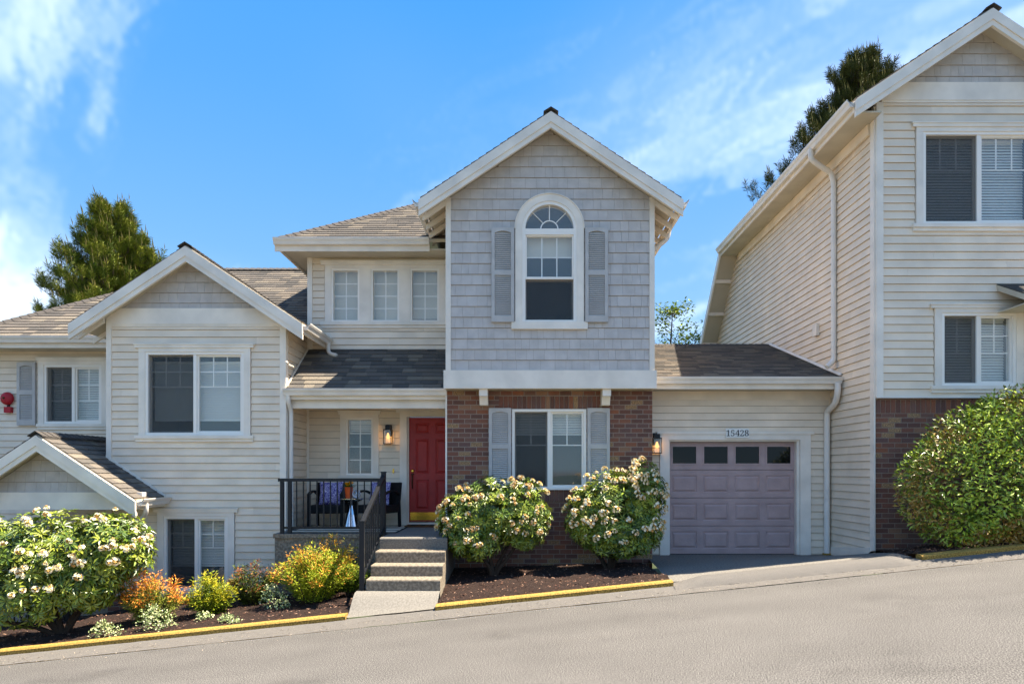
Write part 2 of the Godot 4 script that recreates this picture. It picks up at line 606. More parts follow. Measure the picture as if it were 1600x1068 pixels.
func slider(house: Node3D, xf: Transform3D, x0: float, y0: float, x1: float, y1: float, o: Dictionary) -> Node3D:
	# two sashes side by side, an insect screen over the left one
	var w := holder(house, "window", xf * at((x0 + x1) / 2, y0, 0))
	if o.get("cased", true):
		casing(w, xf, x0, y0, x1, y1, o)
	ring(w, "frame", xf, x0, y0, x1, y1, 0.045, -0.13, 0.03, M.frame)
	var xm := (x0 + x1) / 2.0
	ibox(w, "meeting_rail", Vector3(xm - 0.028, y0 + 0.045, -0.09), Vector3(xm + 0.028, y1 - 0.045, 0.018), M.frame, xf)
	ring(w, "sash", xf, x0 + 0.045, y0 + 0.045, xm - 0.028, y1 - 0.045, 0.025, -0.075, -0.045, M.frame)
	pane_and_bars(w, xf, x0 + 0.07, y0 + 0.07, xm - 0.053, y1 - 0.07, -0.058, o)
	if o.get("screen", true):
		ibox(w, "insect_screen", Vector3(x0 + 0.05, y0 + 0.05, -0.012), Vector3(xm - 0.03, y1 - 0.05, -0.010), M.screen, xf)
	ring(w, "sash", xf, xm + 0.028, y0 + 0.045, x1 - 0.045, y1 - 0.045, 0.032, -0.05, -0.005, M.frame)
	pane_and_bars(w, xf, xm + 0.06, y0 + 0.077, x1 - 0.077, y1 - 0.077, -0.03, o)
	if o.has("blind"):
		blinds(w, xf, x0 + 0.06, x1 - 0.06, y1 - o.get("drop", 0.05), lerpf(y1, y0, o.blind), o.get("step", 0.045), -0.17)
	room(w, xf, x0, y0, x1, y1)
	return w

func fixed(house: Node3D, xf: Transform3D, x0: float, y0: float, x1: float, y1: float, o: Dictionary) -> Node3D:
	var w := holder(house, "window", xf * at((x0 + x1) / 2, y0, 0))
	if o.get("cased", true):
		casing(w, xf, x0, y0, x1, y1, o)
	ring(w, "frame", xf, x0, y0, x1, y1, 0.035, -0.13, 0.025, M.frame)
	pane_and_bars(w, xf, x0 + 0.035, y0 + 0.035, x1 - 0.035, y1 - 0.035, -0.03, o)
	if o.has("shade"):
		ibox(w, "roller_shade", Vector3(x0 + 0.02, lerpf(y1, y0, o.shade), -0.20), Vector3(x1 - 0.02, y1 - 0.02, -0.196), M.curtain, xf)
	if o.has("blind"):
		blinds(w, xf, x0 + 0.04, x1 - 0.04, y1 - 0.04, lerpf(y1, y0, o.blind), 0.045, -0.17)
	room(w, xf, x0, y0, x1, y1, 1.5, o.get("pad", 0.25))
	return w

func shutter(house: Node3D, xf: Transform3D, x0: float, y0: float, x1: float, y1: float) -> void:
	var s := holder(house, "shutter", xf * at((x0 + x1) / 2, y0, 0))
	var t := 0.055
	var ym := lerpf(y0, y1, 0.52)
	var mb := MB.new()
	var za := 0.004
	var zb := 0.05
	mb.box(Vector3(x0, y0, za), Vector3(x0 + t, y1, zb))
	mb.box(Vector3(x1 - t, y0, za), Vector3(x1, y1, zb))
	mb.box(Vector3(x0 + t, y0, za), Vector3(x1 - t, y0 + 0.10, zb))
	mb.box(Vector3(x0 + t, ym - 0.04, za), Vector3(x1 - t, ym + 0.04, zb))
	var arch := PackedVector2Array()
	arch.append(Vector2(x0 + t, y1))
	for i in 9:
		var a := float(i) / 8.0
		arch.append(Vector2(lerpf(x0 + t, x1 - t, a), y1 - 0.09 + 0.03 * sin(PI * a)))
	arch.append(Vector2(x1 - t, y1))
	mb.prism(arch, za, zb, zb, 0, 1)
	mb.box(Vector3(x0 + t, y0 + 0.1, za), Vector3(x1 - t, y1 - 0.06, za + 0.006))
	part(s, "frame", mb.mesh(), M.shutter, xf)
	var key := "louvre %.3f" % (x1 - x0)
	if not shared.has(key):
		var l := MB.new()
		var h := (x1 - x0) / 2.0 - t
		l.hex([Vector3(-h, -0.018, 0.034), Vector3(h, -0.018, 0.034), Vector3(h, -0.010, 0.038), Vector3(-h, -0.010, 0.038),
			Vector3(-h, 0.010, 0.012), Vector3(h, 0.010, 0.012), Vector3(h, 0.018, 0.016), Vector3(-h, 0.018, 0.016)])
		shared[key] = l.mesh()
	for seg in [[y0 + 0.12, ym - 0.055], [ym + 0.06, y1 - 0.095]]:
		var k := int((seg[1] - seg[0]) / 0.033)
		for i in k + 1:
			part(s, "slat", shared[key], M.shutter, xf * at((x0 + x1) / 2, lerpf(seg[0], seg[1], float(i) / k), za))

# a roof plane: solid deck, separate shingles laid on it
func roof_plane(house: Node3D, xf: Transform3D, outline: PackedVector2Array, limit: int, y0 := 0.0, thick := 0.15) -> Node3D:
	var mb := MB.new()
	mb.prism(outline, -thick, -0.002, -0.002, 0, 1, true)
	var p := part(house, "roof", mb.mesh(), M.soffit, xf)
	var top := MB.new()
	top.prism(outline, -0.002, 0.004, 0.004, 0, 1)
	part(p, "underlay", top.mesh(), M.underlay, xf)
	clad(p, "shingle", xf * at(0, 0, 0.004), outline, [], {row = 0.143, wmin = 0.16, wmax = 0.42, tb = 0.016, tt = 0.003, gap = 0.006, mats = M.roof, limit = limit, y0 = y0, uneven = 0.004})
	return p

func cap_row(p: Node3D, a: Vector3, b: Vector3, w := 0.12) -> void:
	# ridge or hip cap shingles, each folded over the line from a to b
	var d := b - a
	var k := int(d.length() / 0.15)
	var u := d.normalized()
	var s := u.cross(Vector3.UP).normalized()
	var up := s.cross(u).normalized()
	var key := "cap %.2f %.2f" % [w, u.y]
	if not shared.has(key):
		var mb := MB.new()
		for e in [-1.0, 1.0]:
			var lo := Vector3(e * w, -w * 0.62, 0)
			mb.hex([Vector3(0, 0.016, 0), lo + Vector3(0, 0.016, 0), lo, Vector3(0, 0, 0),
				Vector3(0, 0.030, 0.19), lo + Vector3(0, 0.030, 0.19), lo + Vector3(0, 0.014, 0.19), Vector3(0, 0.014, 0.19)])
		shared[key] = mb.mesh()
	for i in k + 1:
		part(p, "cap_shingle", shared[key], M.cap, Transform3D(Basis(s, up, -u), a + u * (0.16 + (d.length() - 0.16) * i / float(k))))

# front-facing gable roof, ridge running back from z = -zf to -zb
func gable_roof(house: Node3D, cx: float, half: float, ytop: float, zf: float, zb_l: float, zb_r: float, limit: int, pitch := 0.667) -> void:
	var sl := sqrt(1.0 + pitch * pitch)
	var ye := ytop - pitch * half
	var run := half * sl
	# left slope falls towards -x: its x axis runs along +z
	var lxf := slope(Vector3(-1, 0, 0), pitch, Vector3(cx - half, ye, -zb_l))
	roof_plane(house, lxf, rect(0, 0, zb_l - zf, run), limit)
	var rxf := slope(Vector3(1, 0, 0), pitch, Vector3(cx + half, ye, -zf))
	var rp := roof_plane(house, rxf, rect(0, 0, zb_r - zf, run), limit)
	cap_row(rp, Vector3(cx, ytop + 0.02, -zf + 0.02), Vector3(cx, ytop + 0.02, -maxf(zb_l, zb_r)))
	# barge boards: a deep outer board and a set-back lower one
	for e in [-1.0, 1.0]:
		var b := MB.new()
		var x0 := cx
		var x1: float = cx + e * (half + 0.03)
		var y1 := ytop - pitch * (half + 0.03)
		for q in [[-0.02, -0.185, 0.0, 0.035], [-0.185, -0.275, -0.03, 0.018]]:
			b.hex([Vector3(x0, ytop + q[0], -zf + q[2]), Vector3(x1, y1 + q[0], -zf + q[2]), Vector3(x1, y1 + q[1], -zf + q[2]), Vector3(x0, ytop + q[1], -zf + q[2]),
				Vector3(x0, ytop + q[0], -zf + q[3]), Vector3(x1, y1 + q[0], -zf + q[3]), Vector3(x1, y1 + q[1], -zf + q[3]), Vector3(x0, ytop + q[1], -zf + q[3])])
		part(house, "barge_board", b.mesh(), M.trim)

func lookouts(house: Node3D, x0: float, x1: float, y0: float, y1: float, z0: float, z1: float, step: float) -> void:
	# rafter tails under an eave that runs in z
	var z := z0
	while z > z1:
		var mb := MB.new()
		mb.hex([Vector3(x0, y0, z), Vector3(x1, y1, z), Vector3(x1, y1 - 0.09, z), Vector3(x0, y0 - 0.09, z),
			Vector3(x0, y0, z - 0.05), Vector3(x1, y1, z - 0.05), Vector3(x1, y1 - 0.09, z - 0.05), Vector3(x0, y0 - 0.09, z - 0.05)])
		part(house, "rafter_tail", mb.mesh(), M.trim)
		z -= step

func gutter_mesh(a: Vector3, b: Vector3, out: Vector3) -> ArrayMesh:
	# a K-shaped gutter along a-b, hung on a fascia, its front towards out
	var prof := [Vector2(0.0, -0.115), Vector2(0.065, -0.115), Vector2(0.085, -0.06), Vector2(0.10, -0.045), Vector2(0.115, -0.012), Vector2(0.115, 0.0), Vector2(0.105, 0.0), Vector2(0.105, -0.012), Vector2(0.09, -0.035), Vector2(0.0, -0.05)]
	var mb := MB.new()
	for i in prof.size():
		var p: Vector2 = prof[i]
		var q: Vector2 = prof[(i + 1) % prof.size()]
		var h := out * (q.y - p.y) * -1.0 + Vector3.UP * (q.x - p.x)
		mb.quad(a + out * p.x + Vector3.UP * p.y, b + out * p.x + Vector3.UP * p.y, b + out * q.x + Vector3.UP * q.y, a + out * q.x + Vector3.UP * q.y, -h)
	for e in [a, b]:
		var dir: Vector3 = (e - (b if e == a else a)).normalized()
		for i in range(1, prof.size() - 1):
			var p0: Vector2 = prof[0]
			var p1: Vector2 = prof[i]
			var p2: Vector2 = prof[i + 1]
			mb.tri(e + out * p0.x + Vector3.UP * p0.y, e + out * p1.x + Vector3.UP * p1.y, e + out * p2.x + Vector3.UP * p2.y, dir)
	return mb.mesh()

func gutter(house: Node3D, a: Vector3, b: Vector3, out: Vector3, fascia := 0.17) -> void:
	part(house, "gutter", gutter_mesh(a, b, out), M.gutter)
	var mb := MB.new()
	var i := -out * 0.03
	var lo := Vector3.UP * -(fascia + 0.03)
	var hi := Vector3.UP * -0.02
	var o2 := out * -0.002
	mb.hex([a + lo + i, a + lo + o2, a + hi + o2, a + hi + i, b + lo + i, b + lo + o2, b + hi + o2, b + hi + i])
	part(house, "fascia", mb.mesh(), M.trim)

func downspout(house: Node3D, pts: Array, w := 0.075) -> void:
	var mb := MB.new()
	var path := []
	for i in pts.size():
		if i == 0 or i == pts.size() - 1:
			path.append(pts[i])
		else:
			var p: Vector3 = pts[i]
			var a: Vector3 = p + (pts[i - 1] - p).limit_length(0.07)
			var b: Vector3 = p + (pts[i + 1] - p).limit_length(0.07)
			for t in [0.0, 0.25, 0.5, 0.75, 1.0]:
				path.append(a.lerp(p, t).lerp(p.lerp(b, t), t))
	mb.tube(path, w * 0.62, w * 0.62, 8)
	part(house, "downspout", mb.mesh(), M.gutter)

func raised_panel(mb: MB, x0: float, y0: float, x1: float, y1: float, z: float) -> void:
	# a groove round a raised field
	var k := 0.022
	var pts := []
	for d in [[0.0, 0.0], [0.012, -0.012], [0.02, -0.012], [0.05, 0.006]]:
		pts.append([Vector3(x0 + d[0], y0 + d[0], z + d[1]), Vector3(x1 - d[0], y0 + d[0], z + d[1]), Vector3(x1 - d[0], y1 - d[0], z + d[1]), Vector3(x0 + d[0], y1 - d[0], z + d[1])])
	for i in 3:
		for j in 4:
			var j2 := (j + 1) % 4
			mb.quad(pts[i][j], pts[i][j2], pts[i + 1][j2], pts[i + 1][j], Vector3(0, 0, 1))
	mb.quad(pts[3][0], pts[3][1], pts[3][2], pts[3][3], Vector3(0, 0, 1))

func arch_poly(cx: float, yb: float, ys: float, r: float, steps := 24) -> PackedVector2Array:
	var p := PackedVector2Array([Vector2(cx - r, yb), Vector2(cx + r, yb)])
	for i in steps + 1:
		var a := PI * i / steps
		p.append(Vector2(cx + r * cos(a), ys + r * sin(a)))
	return p

func arc_band(mb: MB, cx: float, ys: float, r0: float, r1: float, z0: float, z1: float, steps := 32) -> void:
	for i in steps:
		var a := PI * i / steps
		var b := PI * (i + 1) / steps
		var q := []
		for z in [z0, z1]:
			q += [Vector3(cx + r0 * cos(a), ys + r0 * sin(a), z), Vector3(cx + r1 * cos(a), ys + r1 * sin(a), z), Vector3(cx + r1 * cos(b), ys + r1 * sin(b), z), Vector3(cx + r0 * cos(b), ys + r0 * sin(b), z)]
		mb.hex(q)

func arched_window(house: Node3D, xf: Transform3D, cx: float) -> void:
	var w := holder(house, "window", xf * at(cx, 4.19, 0))
	var ys := 5.735
	var yb := 4.19
	var ro := 0.569
	var ri := 0.452
	var c := MB.new()
	arc_band(c, cx, ys, ri, ro, 0.002, 0.045)
	arc_band(c, cx, ys, ro, ro + 0.012, 0.002, 0.06)
	c.box(Vector3(cx - ro, yb, 0.002), Vector3(cx - ri, ys, 0.045))
	c.box(Vector3(cx + ri, yb, 0.002), Vector3(cx + ro, ys, 0.045))
	part(w, "casing", c.mesh(), M.trim, xf)
	var s := MB.new()
	s.box(Vector3(cx - 0.632, yb - 0.125, 0.002), Vector3(cx + 0.632, yb, 0.06))
	part(w, "sill", s.mesh(), M.trim, xf)
	var f := MB.new()
	arc_band(f, cx, ys, 0.40, ri, -0.13, 0.03)
	f.box(Vector3(cx - ri, yb, -0.13), Vector3(cx - 0.40, ys, 0.03))
	f.box(Vector3(cx + 0.40, yb, -0.13), Vector3(cx + ri, ys, 0.03))
	f.box(Vector3(cx - 0.40, yb, -0.13), Vector3(cx + 0.40, yb + 0.03, 0.03))
	f.box(Vector3(cx - 0.40, ys - 0.10, -0.12), Vector3(cx + 0.40, ys, 0.025))
	part(w, "frame", f.mesh(), M.frame, xf)
	# fan light: half-round glass, spokes and a small inner arc
	var fan := MB.new()
	var half := PackedVector2Array()
	for i in 25:
		half.append(Vector2(cx + 0.40 * cos(PI * i / 24), ys + 0.40 * sin(PI * i / 24)))
	fan.prism(half, -0.034, -0.03, -0.03, 0, 1, true)
	part(w, "pane", fan.mesh(), M.glass, xf)
	var sp := MB.new()
	arc_band(sp, cx, ys, 0.135, 0.153, -0.028, -0.018, 16)
	for a in [PI * 0.25, PI * 0.5, PI * 0.75]:
		var d := Vector3(cos(a), sin(a), 0)
		var o := Vector3(cx, ys, -0.023)
		sp.bar([o + d * 0.15, o + d * 0.40], 0.016, 0.01)
	part(w, "fan_bars", sp.mesh(), M.frame, xf)
	var ym := 4.945
	ring(w, "sash", xf, cx - 0.40, ym - 0.03, cx + 0.40, ys - 0.10, 0.025, -0.07, 0.0, M.frame)
	pane_and_bars(w, xf, cx - 0.375, ym - 0.005, cx + 0.375, ys - 0.125, -0.03, {cols = 3, rows = 2})
	ibox(w, "meeting_rail", Vector3(cx - 0.40, ym - 0.045, -0.08), Vector3(cx + 0.40, ym - 0.008, 0.015), M.frame, xf)
	ring(w, "sash", xf, cx - 0.40, yb + 0.03, cx + 0.40, ym - 0.045, 0.022, -0.10, -0.06, M.frame)
	ibox(w, "pane", Vector3(cx - 0.378, yb + 0.05, -0.084), Vector3(cx + 0.378, ym - 0.06, -0.08), M.glass, xf)
	ibox(w, "insect_screen", Vector3(cx - 0.395, yb + 0.03, -0.012), Vector3(cx + 0.395, ym - 0.05, -0.010), M.screen, xf)
	ibox(w, "roller_shade", Vector3(cx - 0.38, 5.30, -0.17), Vector3(cx + 0.38, ys - 0.08, -0.166), M.curtain, xf)
	room(w, xf, cx - 0.42, yb, cx + 0.42, ys + 0.42)

# ---------------------------------------------------------------- the three houses
func sided(house: Node3D, nm: String, xf: Transform3D, outline: PackedVector2Array, openings: Array, covered: Array, limit := 300, y0 := -99.0) -> MeshInstance3D:
	var w := wall(house, nm, xf, outline, openings, M.backing)
	var o := {row = 0.127, vgap = 0.006, wmin = 2.3, wmax = 3.7, gap = 0.0015, tb = 0.026, tt = 0.006, mats = [M.siding, M.siding_b], limit = limit}
	if y0 > -90.0:
		o.y0 = y0
	clad(w, "siding_board", xf, outline, covered, o)
	return w

func shaked(house: Node3D, nm: String, xf: Transform3D, outline: PackedVector2Array, openings: Array, covered: Array, limit := 300) -> MeshInstance3D:
	var w := wall(house, nm, xf, outline, openings, M.backing)
	clad(w, "wall_shingle", xf, outline, covered, {row = 0.178, wmin = 0.10, wmax = 0.24, gap = 0.003, vgap = 0.006, tb = 0.022, tt = 0.007, mats = [M.shake, M.shake_b, M.shake_c], limit = limit})
	return w

func bricked(house: Node3D, nm: String, xf: Transform3D, outline: PackedVector2Array, openings: Array, covered: Array, limit := 300) -> MeshInstance3D:
	var w := wall(house, nm, xf, outline, openings, M.mortar)
	clad(w, "brick", xf, outline, covered, {row = 0.0795, wmin = 0.203, gap = 0.013, vgap = 0.013, tb = 0.007, tt = 0.007, bond = true, mats = M.bricks, limit = limit})
	return w

func corner_trim(house: Node3D, x: float, z: float, y0: float, y1: float, w: float, e: float) -> void:
	# a corner board on the front (and a thin return); e is the side the wall lies on
	part_box(house, "corner_trim", Vector3(minf(x, x + e * w), y0, z - 0.02), Vector3(maxf(x, x + e * w), y1, z + 0.036), M.trim)

func grow(x0: float, y0: float, x1: float, y1: float, l: float, d: float, r: float, u: float) -> PackedVector2Array:
	return rect(x0 - l, y0 - d, x1 + r, y1 + u)

func panelled(mb: MB, x0: float, y0: float, x1: float, y1: float, z: float, panels: Array) -> void:
	var xs := [x0, x1]
	var ys := [y0, y1]
	for p in panels:
		xs += [p[0], p[2]]
		ys += [p[1], p[3]]
	xs.sort()
	ys.sort()
	for i in xs.size() - 1:
		for j in ys.size() - 1:
			if xs[i + 1] - xs[i] < 1e-4 or ys[j + 1] - ys[j] < 1e-4:
				continue
			var m := Vector2((xs[i] + xs[i + 1]) / 2, (ys[j] + ys[j + 1]) / 2)
			var inside := false
			for p in panels:
				if m.x > p[0] and m.x < p[2] and m.y > p[1] and m.y < p[3]:
					inside = true
			if not inside:
				mb.quad(Vector3(xs[i], ys[j], z), Vector3(xs[i + 1], ys[j], z), Vector3(xs[i + 1], ys[j + 1], z), Vector3(xs[i], ys[j + 1], z), Vector3(0, 0, 1))

func gable_top(cx: float, half: float, y0: float, ya: float, pitch := 0.667) -> PackedVector2Array:
	# the triangle (or house shape) under a gable: ya is the wall's height under the ridge
	var ye := ya - pitch * half
	if ye <= y0:
		var w := (ya - y0) / pitch
		return PackedVector2Array([Vector2(cx - w, y0), Vector2(cx + w, y0), Vector2(cx, ya)])
	return PackedVector2Array([Vector2(cx - half, y0), Vector2(cx + half, y0), Vector2(cx + half, ye), Vector2(cx, ya), Vector2(cx - half, ye)])

func cut(a: PackedVector2Array, b: PackedVector2Array) -> PackedVector2Array:
	return Geometry2D.intersect_polygons(a, b)[0]

func frieze(house: Node3D, z: float, outline: PackedVector2Array, y0: float, y1: float) -> void:
	var mb := MB.new()
	mb.prism(cut(outline, rect(-60, y0, 60, y1)), 0.0, 0.04, 0.04, 0, 1)
	part(house, "frieze_board", mb.mesh(), M.trim, at(0, 0, z))
	part_box(house, "frieze_mould", Vector3(outline[0].x + 0.08, y0 - 0.035, z + 0.002), Vector3(outline[1].x - 0.08, y0, z + 0.03), M.trim)

func middle_house() -> void:
	var h := thing("townhouse", "middle townhouse with grey shingled gable, brick ground floor, red door and mauve garage", "house", Vector3(0.5, 0.1, -12.3))
	var cx := 0.506
	# --- grey gable
	var gz := at(0, 0, -11.35)
	var whole := gable_top(cx, 1.7285, 3.381, 7.36)
	var arch_in := arch_poly(cx - 0.011, 4.19, 5.735, 0.452)
	var arch_out := arch_poly(cx - 0.011, 4.07, 5.735, 0.575)
	shaked(h, "gable_wall", gz, whole, [arch_in], [arch_out])
	arched_window(h, gz, cx - 0.011)
	for x in [-0.468, 1.085]:
		shutter(h, gz * at(0, 0, 0.02), x, 4.179, x + 0.378, 5.743)
	corner_trim(h, -1.228, -11.35, 3.381, 6.25, 0.085, 1.0)
	corner_trim(h, 2.239, -11.35, 3.381, 6.25, 0.085, -1.0)
	part_box(h, "band_board", Vector3(-1.262, 3.083, -11.40), Vector3(2.273, 3.385, -11.305), M.trim)
	part_box(h, "overhang_soffit", Vector3(-1.23, 3.088, -11.80), Vector3(2.24, 3.12, -11.36), M.soffit)
	sided(h, "side_wall", facing(Vector3(-1, 0, 0), Vector3(-1.223, 0, 0)), rect(-15.5, 3.09, -11.49, 6.2), [], [], 40)
	sided(h, "side_wall", facing(Vector3(1, 0, 0), Vector3(2.234, 0, 0)), rect(11.49, 3.09, 15.5, 6.2), [], [], 40)
	gable_roof(h, cx, 2.115, 7.55, 11.07, 16.0, 16.0, 40)
	for e in [-1.0, 1.0]:
		var xe: float = cx + e * 2.115
		gutter(h, Vector3(xe + e * 0.03, 6.135, -11.12), Vector3(xe + e * 0.03, 6.135, -15.9 if e > 0 else -12.6), Vector3(e, 0, 0), 0.15)
		lookouts(h, cx + e * 1.735, xe, 7.36 - 0.667 * 1.735 + 0.005, 7.36 - 0.667 * 2.115 + 0.005, -11.32, -14.5 if e > 0 else -12.6, 0.42)
	downspout(h, [Vector3(2.69, 6.05, -12.3), Vector3(2.66, 5.9, -12.3), Vector3(2.31, 5.62, -12.3), Vector3(2.31, 4.0, -12.3)])
	# --- brick ground floor
	var bz := at(0, 0, -11.66)
	var wx0 := -0.131
	var wx1 := 1.137
	var wy0 := 1.40
	var wy1 := 2.77
	var bw := bricked(h, "brick_wall", bz, rect(-1.238, -0.25, 2.265, 3.085), [rect(wx0, wy0, wx1, wy1)], [rect(wx0, wy0, wx1, wy1), rect(-0.35, wy1, 1.36, 3.0), rect(-0.2, 1.19, 1.2, wy0)])
	clad(bw, "brick", bz, rect(-0.35, wy1 + 0.012, 1.36, 2.99), [], {row = 0.22, wmin = 0.0795, gap = 0.011, vgap = 0.011, tb = 0.010, tt = 0.010, bond = true, mats = M.bricks})
	clad(bw, "brick", bz, rect(-0.2, 1.20, 1.2, wy0 - 0.004), [], {row = 0.21, wmin = 0.0795, gap = 0.011, vgap = 0.011, tb = 0.028, tt = 0.022, bond = true, mats = M.bricks})
	wall(h, "brick_return", facing(Vector3(-1, 0, 0), Vector3(-1.238, 0, 0)), rect(-12.92, 0.0, -11.80, 3.08), [], M.trim)
	part_box(h, "corner_trim", Vector3(-1.268, 0.70, -11.79), Vector3(-1.239, 3.08, -11.64), M.trim)
	wall(h, "brick_return", facing(Vector3(1, 0, 0), Vector3(2.265, 0, 0)), rect(11.80, -0.2, 12.32, 3.08), [], M.mortar)
	slider(h, bz, wx0, wy0, wx1, wy1, {cased = false, cols = 2, rows = 1, top = 0.44, blind = 0.30})
	part_box(h, "window_stool", Vector3(wx0 - 0.01, wy0 - 0.004, -11.70), Vector3(wx1 + 0.01, wy0 + 0.035, -11.60), M.frame)
	for x in [-0.525, 1.152]:
		shutter(h, bz * at(0, 0, 0.012), x, 1.43, x + 0.382, 2.785)
	for x in [-0.605, 1.45]:
		var cb := MB.new()
		cb.box(Vector3(-0.07, -0.12, 0), Vector3(0.07, 0, 0.30))
		cb.hex([Vector3(-0.07, -0.26, 0), Vector3(0.07, -0.26, 0), Vector3(0.07, -0.12, 0), Vector3(-0.07, -0.12, 0), Vector3(-0.07, -0.26, 0.16), Vector3(0.07, -0.26, 0.16), Vector3(0.07, -0.12, 0.22), Vector3(-0.07, -0.12, 0.22)])
		part(h, "corbel", cb.mesh(), M.trim, at(x, 3.083, -11.65))
	# --- recessed first floor with three windows
	var uz := at(0, 0, -12.92)
	var xs := [[-3.559, -3.027], [-2.809, -2.276], [-2.07, -1.525]]
	var holes := []
	for q in xs:
		holes.append(rect(q[0], 4.533, q[1], 5.538))
	sided(h, "upper_wall", uz, rect(-4.007, 3.85, -1.225, 5.78), holes, [rect(-3.69, 4.43, -1.20, 5.68)])
	for q in xs:
		fixed(h, uz, q[0], 4.533, q[1], 5.538, {cased = false, cols = 2, rows = 4, shade = 0.93 if q[0] < -2.1 else 0.9, pad = 0.08})
	for q in [[-3.68, -3.559], [-3.027, -2.809], [-2.276, -2.07], [-1.525, -1.24]]:
		part_box(h, "casing", Vector3(q[0], 4.533, -12.918), Vector3(q[1], 5.538, -12.88), M.trim)
	var hc := MB.new()
	hc.box(Vector3(-3.68, 5.538, 0.002), Vector3(-1.24, 5.60, 0.042))
	hc.box(Vector3(-3.75, 5.60, 0.002), Vector3(-1.24, 5.66, 0.065))
	hc.box(Vector3(-3.765, 5.66, 0.002), Vector3(-1.24, 5.685, 0.08))
	part(h, "head_casing", hc.mesh(), M.trim, uz)
	var sc := MB.new()
	sc.box(Vector3(-3.76, 4.47, 0.002), Vector3(-1.24, 4.533, 0.07))
	sc.box(Vector3(-3.74, 4.415, 0.002), Vector3(-1.24, 4.47, 0.045))
	part(h, "sill", sc.mesh(), M.trim, uz)
	corner_trim(h, -4.01, -12.92, 3.85, 5.78, 0.09, 1.0)
	wall(h, "side_wall", facing(Vector3(-1, 0, 0), Vector3(-4.007, 0, 0)), rect(-19, 3.85, -13.06, 5.78), [], M.siding)
	var pitch := 0.667
	var sl := sqrt(1 + pitch * pitch)
	var up := roof_plane(h, slope(Vector3(0, 0, 1), pitch, Vector3(-4.38, 5.94, -12.42)), PackedVector2Array([Vector2(0, 0), Vector2(4.4, 0), Vector2(4.4, 3 * sl), Vector2(3, 3 * sl)]), 260, 0.0, 0.06)
	roof_plane(h, slope(Vector3(-1, 0, 0), pitch, Vector3(-4.38, 5.94, -18.42)), PackedVector2Array([Vector2(0, 0), Vector2(6, 0), Vector2(3, 3 * sl), Vector2(0, 3 * sl)]), 0, 0.0, 0.06)
	cap_row(up, Vector3(-4.36, 5.97, -12.44), Vector3(-1.40, 7.96, -15.40), 0.12)
	gutter(h, Vector3(-4.46, 5.935, -12.42), Vector3(-1.64, 5.935, -12.42), Vector3(0, 0, 1), 0.19)
	gutter(h, Vector3(-4.38, 5.935, -18.0), Vector3(-4.38, 5.935, -12.45), Vector3(-1, 0, 0), 0.19)
	part_box(h, "soffit", Vector3(-4.36, 5.74, -12.92), Vector3(-1.24, 5.77, -12.45), M.soffit)
	part_box(h, "soffit", Vector3(-4.36, 5.74, -18.0), Vector3(-4.03, 5.77, -12.922), M.soffit)
	# --- porch
	var px0 := -3.281
	var px1 := -2.772
	sided(h, "porch_wall", uz, rect(-4.033, 0.69, -1.238, 3.0), [rect(px0, 1.64, px1, 2.717), rect(-2.13, 0.72, -1.238, 2.745)], [grow(px0, 1.64, px1, 2.717, 0.11, 0.08, 0.11, 0.10), rect(-2.27, 0.6, -1.2, 2.86)])
	fixed(h, uz, px0, 1.64, px1, 2.717, {cols = 2, rows = 4, ear = 0.03, blind = 0.2})
	part_box(h, "corner_trim", Vector3(-4.02, 0.695, -12.90), Vector3(-3.98, 2.95, -12.87), M.trim)
	part_box(h, "door_casing", Vector3(-2.265, 0.695, -12.918), Vector3(-2.13, 2.745, -12.875), M.trim)
	var dh := MB.new()
	dh.box(Vector3(-2.265, 2.745, 0.002), Vector3(-1.27, 2.82, 0.045))
	dh.box(Vector3(-2.33, 2.82, 0.002), Vector3(-1.27, 2.885, 0.065))
	part(h, "door_head", dh.mesh(), M.trim, uz)
	part_box(h, "threshold", Vector3(-2.13, 0.695, -13.05), Vector3(-1.27, 0.745, -12.86), M.trim)
	part_box(h, "door_jamb", Vector3(-2.13, 0.745, -13.05), Vector3(-2.10, 2.745, -12.93), M.trim)
	var d := MB.new()
	var dx0 := -2.098
	var dw := 0.88
	var dy0 := 0.765
	var dht := 1.97
	var panels := []
	for c in [[0.14, 0.43], [0.57, 0.86]]:
		for r in [[0.115, 0.40], [0.46, 0.79], [0.845, 0.945]]:
			panels.append([dx0 + dw * c[0], dy0 + dht * r[0], dx0 + dw * c[1], dy0 + dht * r[1]])
	panelled(d, dx0, dy0, dx0 + dw, dy0 + dht, 0.0, panels)
	for p in panels:
		raised_panel(d, p[0], p[1], p[2], p[3], 0.0)
	d.box(Vector3(dx0, dy0, -0.045), Vector3(dx0 + dw, dy0 + dht, -0.02))
	var door := part(h, "door", d.mesh(), M.red, at(0, 0, -12.965))
	door.set_meta("label", "dark red six-panel front door with brass kick plate")
	part_box(door, "kick_plate", Vector3(dx0 + 0.02, dy0 + 0.02, -12.964), Vector3(dx0 + dw - 0.02, dy0 + 0.17, -12.958), M.brass)
	part_box(door, "door_sweep", Vector3(dx0, 0.746, -12.99), Vector3(dx0 + dw, dy0 - 0.002, -12.955), M.bronze)
	var kn := MB.new()
	kn.lathe([Vector2(0.0, 0.03), Vector2(0.02, 0.03), Vector2(0.03, 0.015), Vector2(0.034, 0.0)], Vector3.ZERO, 16)
	part(door, "deadbolt", kn.mesh(), M.brass, Transform3D(Basis(Vector3.RIGHT, PI / 2), Vector3(dx0 + 0.065, 1.72, -12.962)))
	var hd := MB.new()
	hd.tube([Vector3(0, 0.12, 0.01), Vector3(0, 0.11, 0.05), Vector3(0, 0.04, 0.06), Vector3(0, -0.06, 0.055), Vector3(0, -0.12, 0.03), Vector3(0, -0.14, 0.004)], 0.013, 0.010, 8)
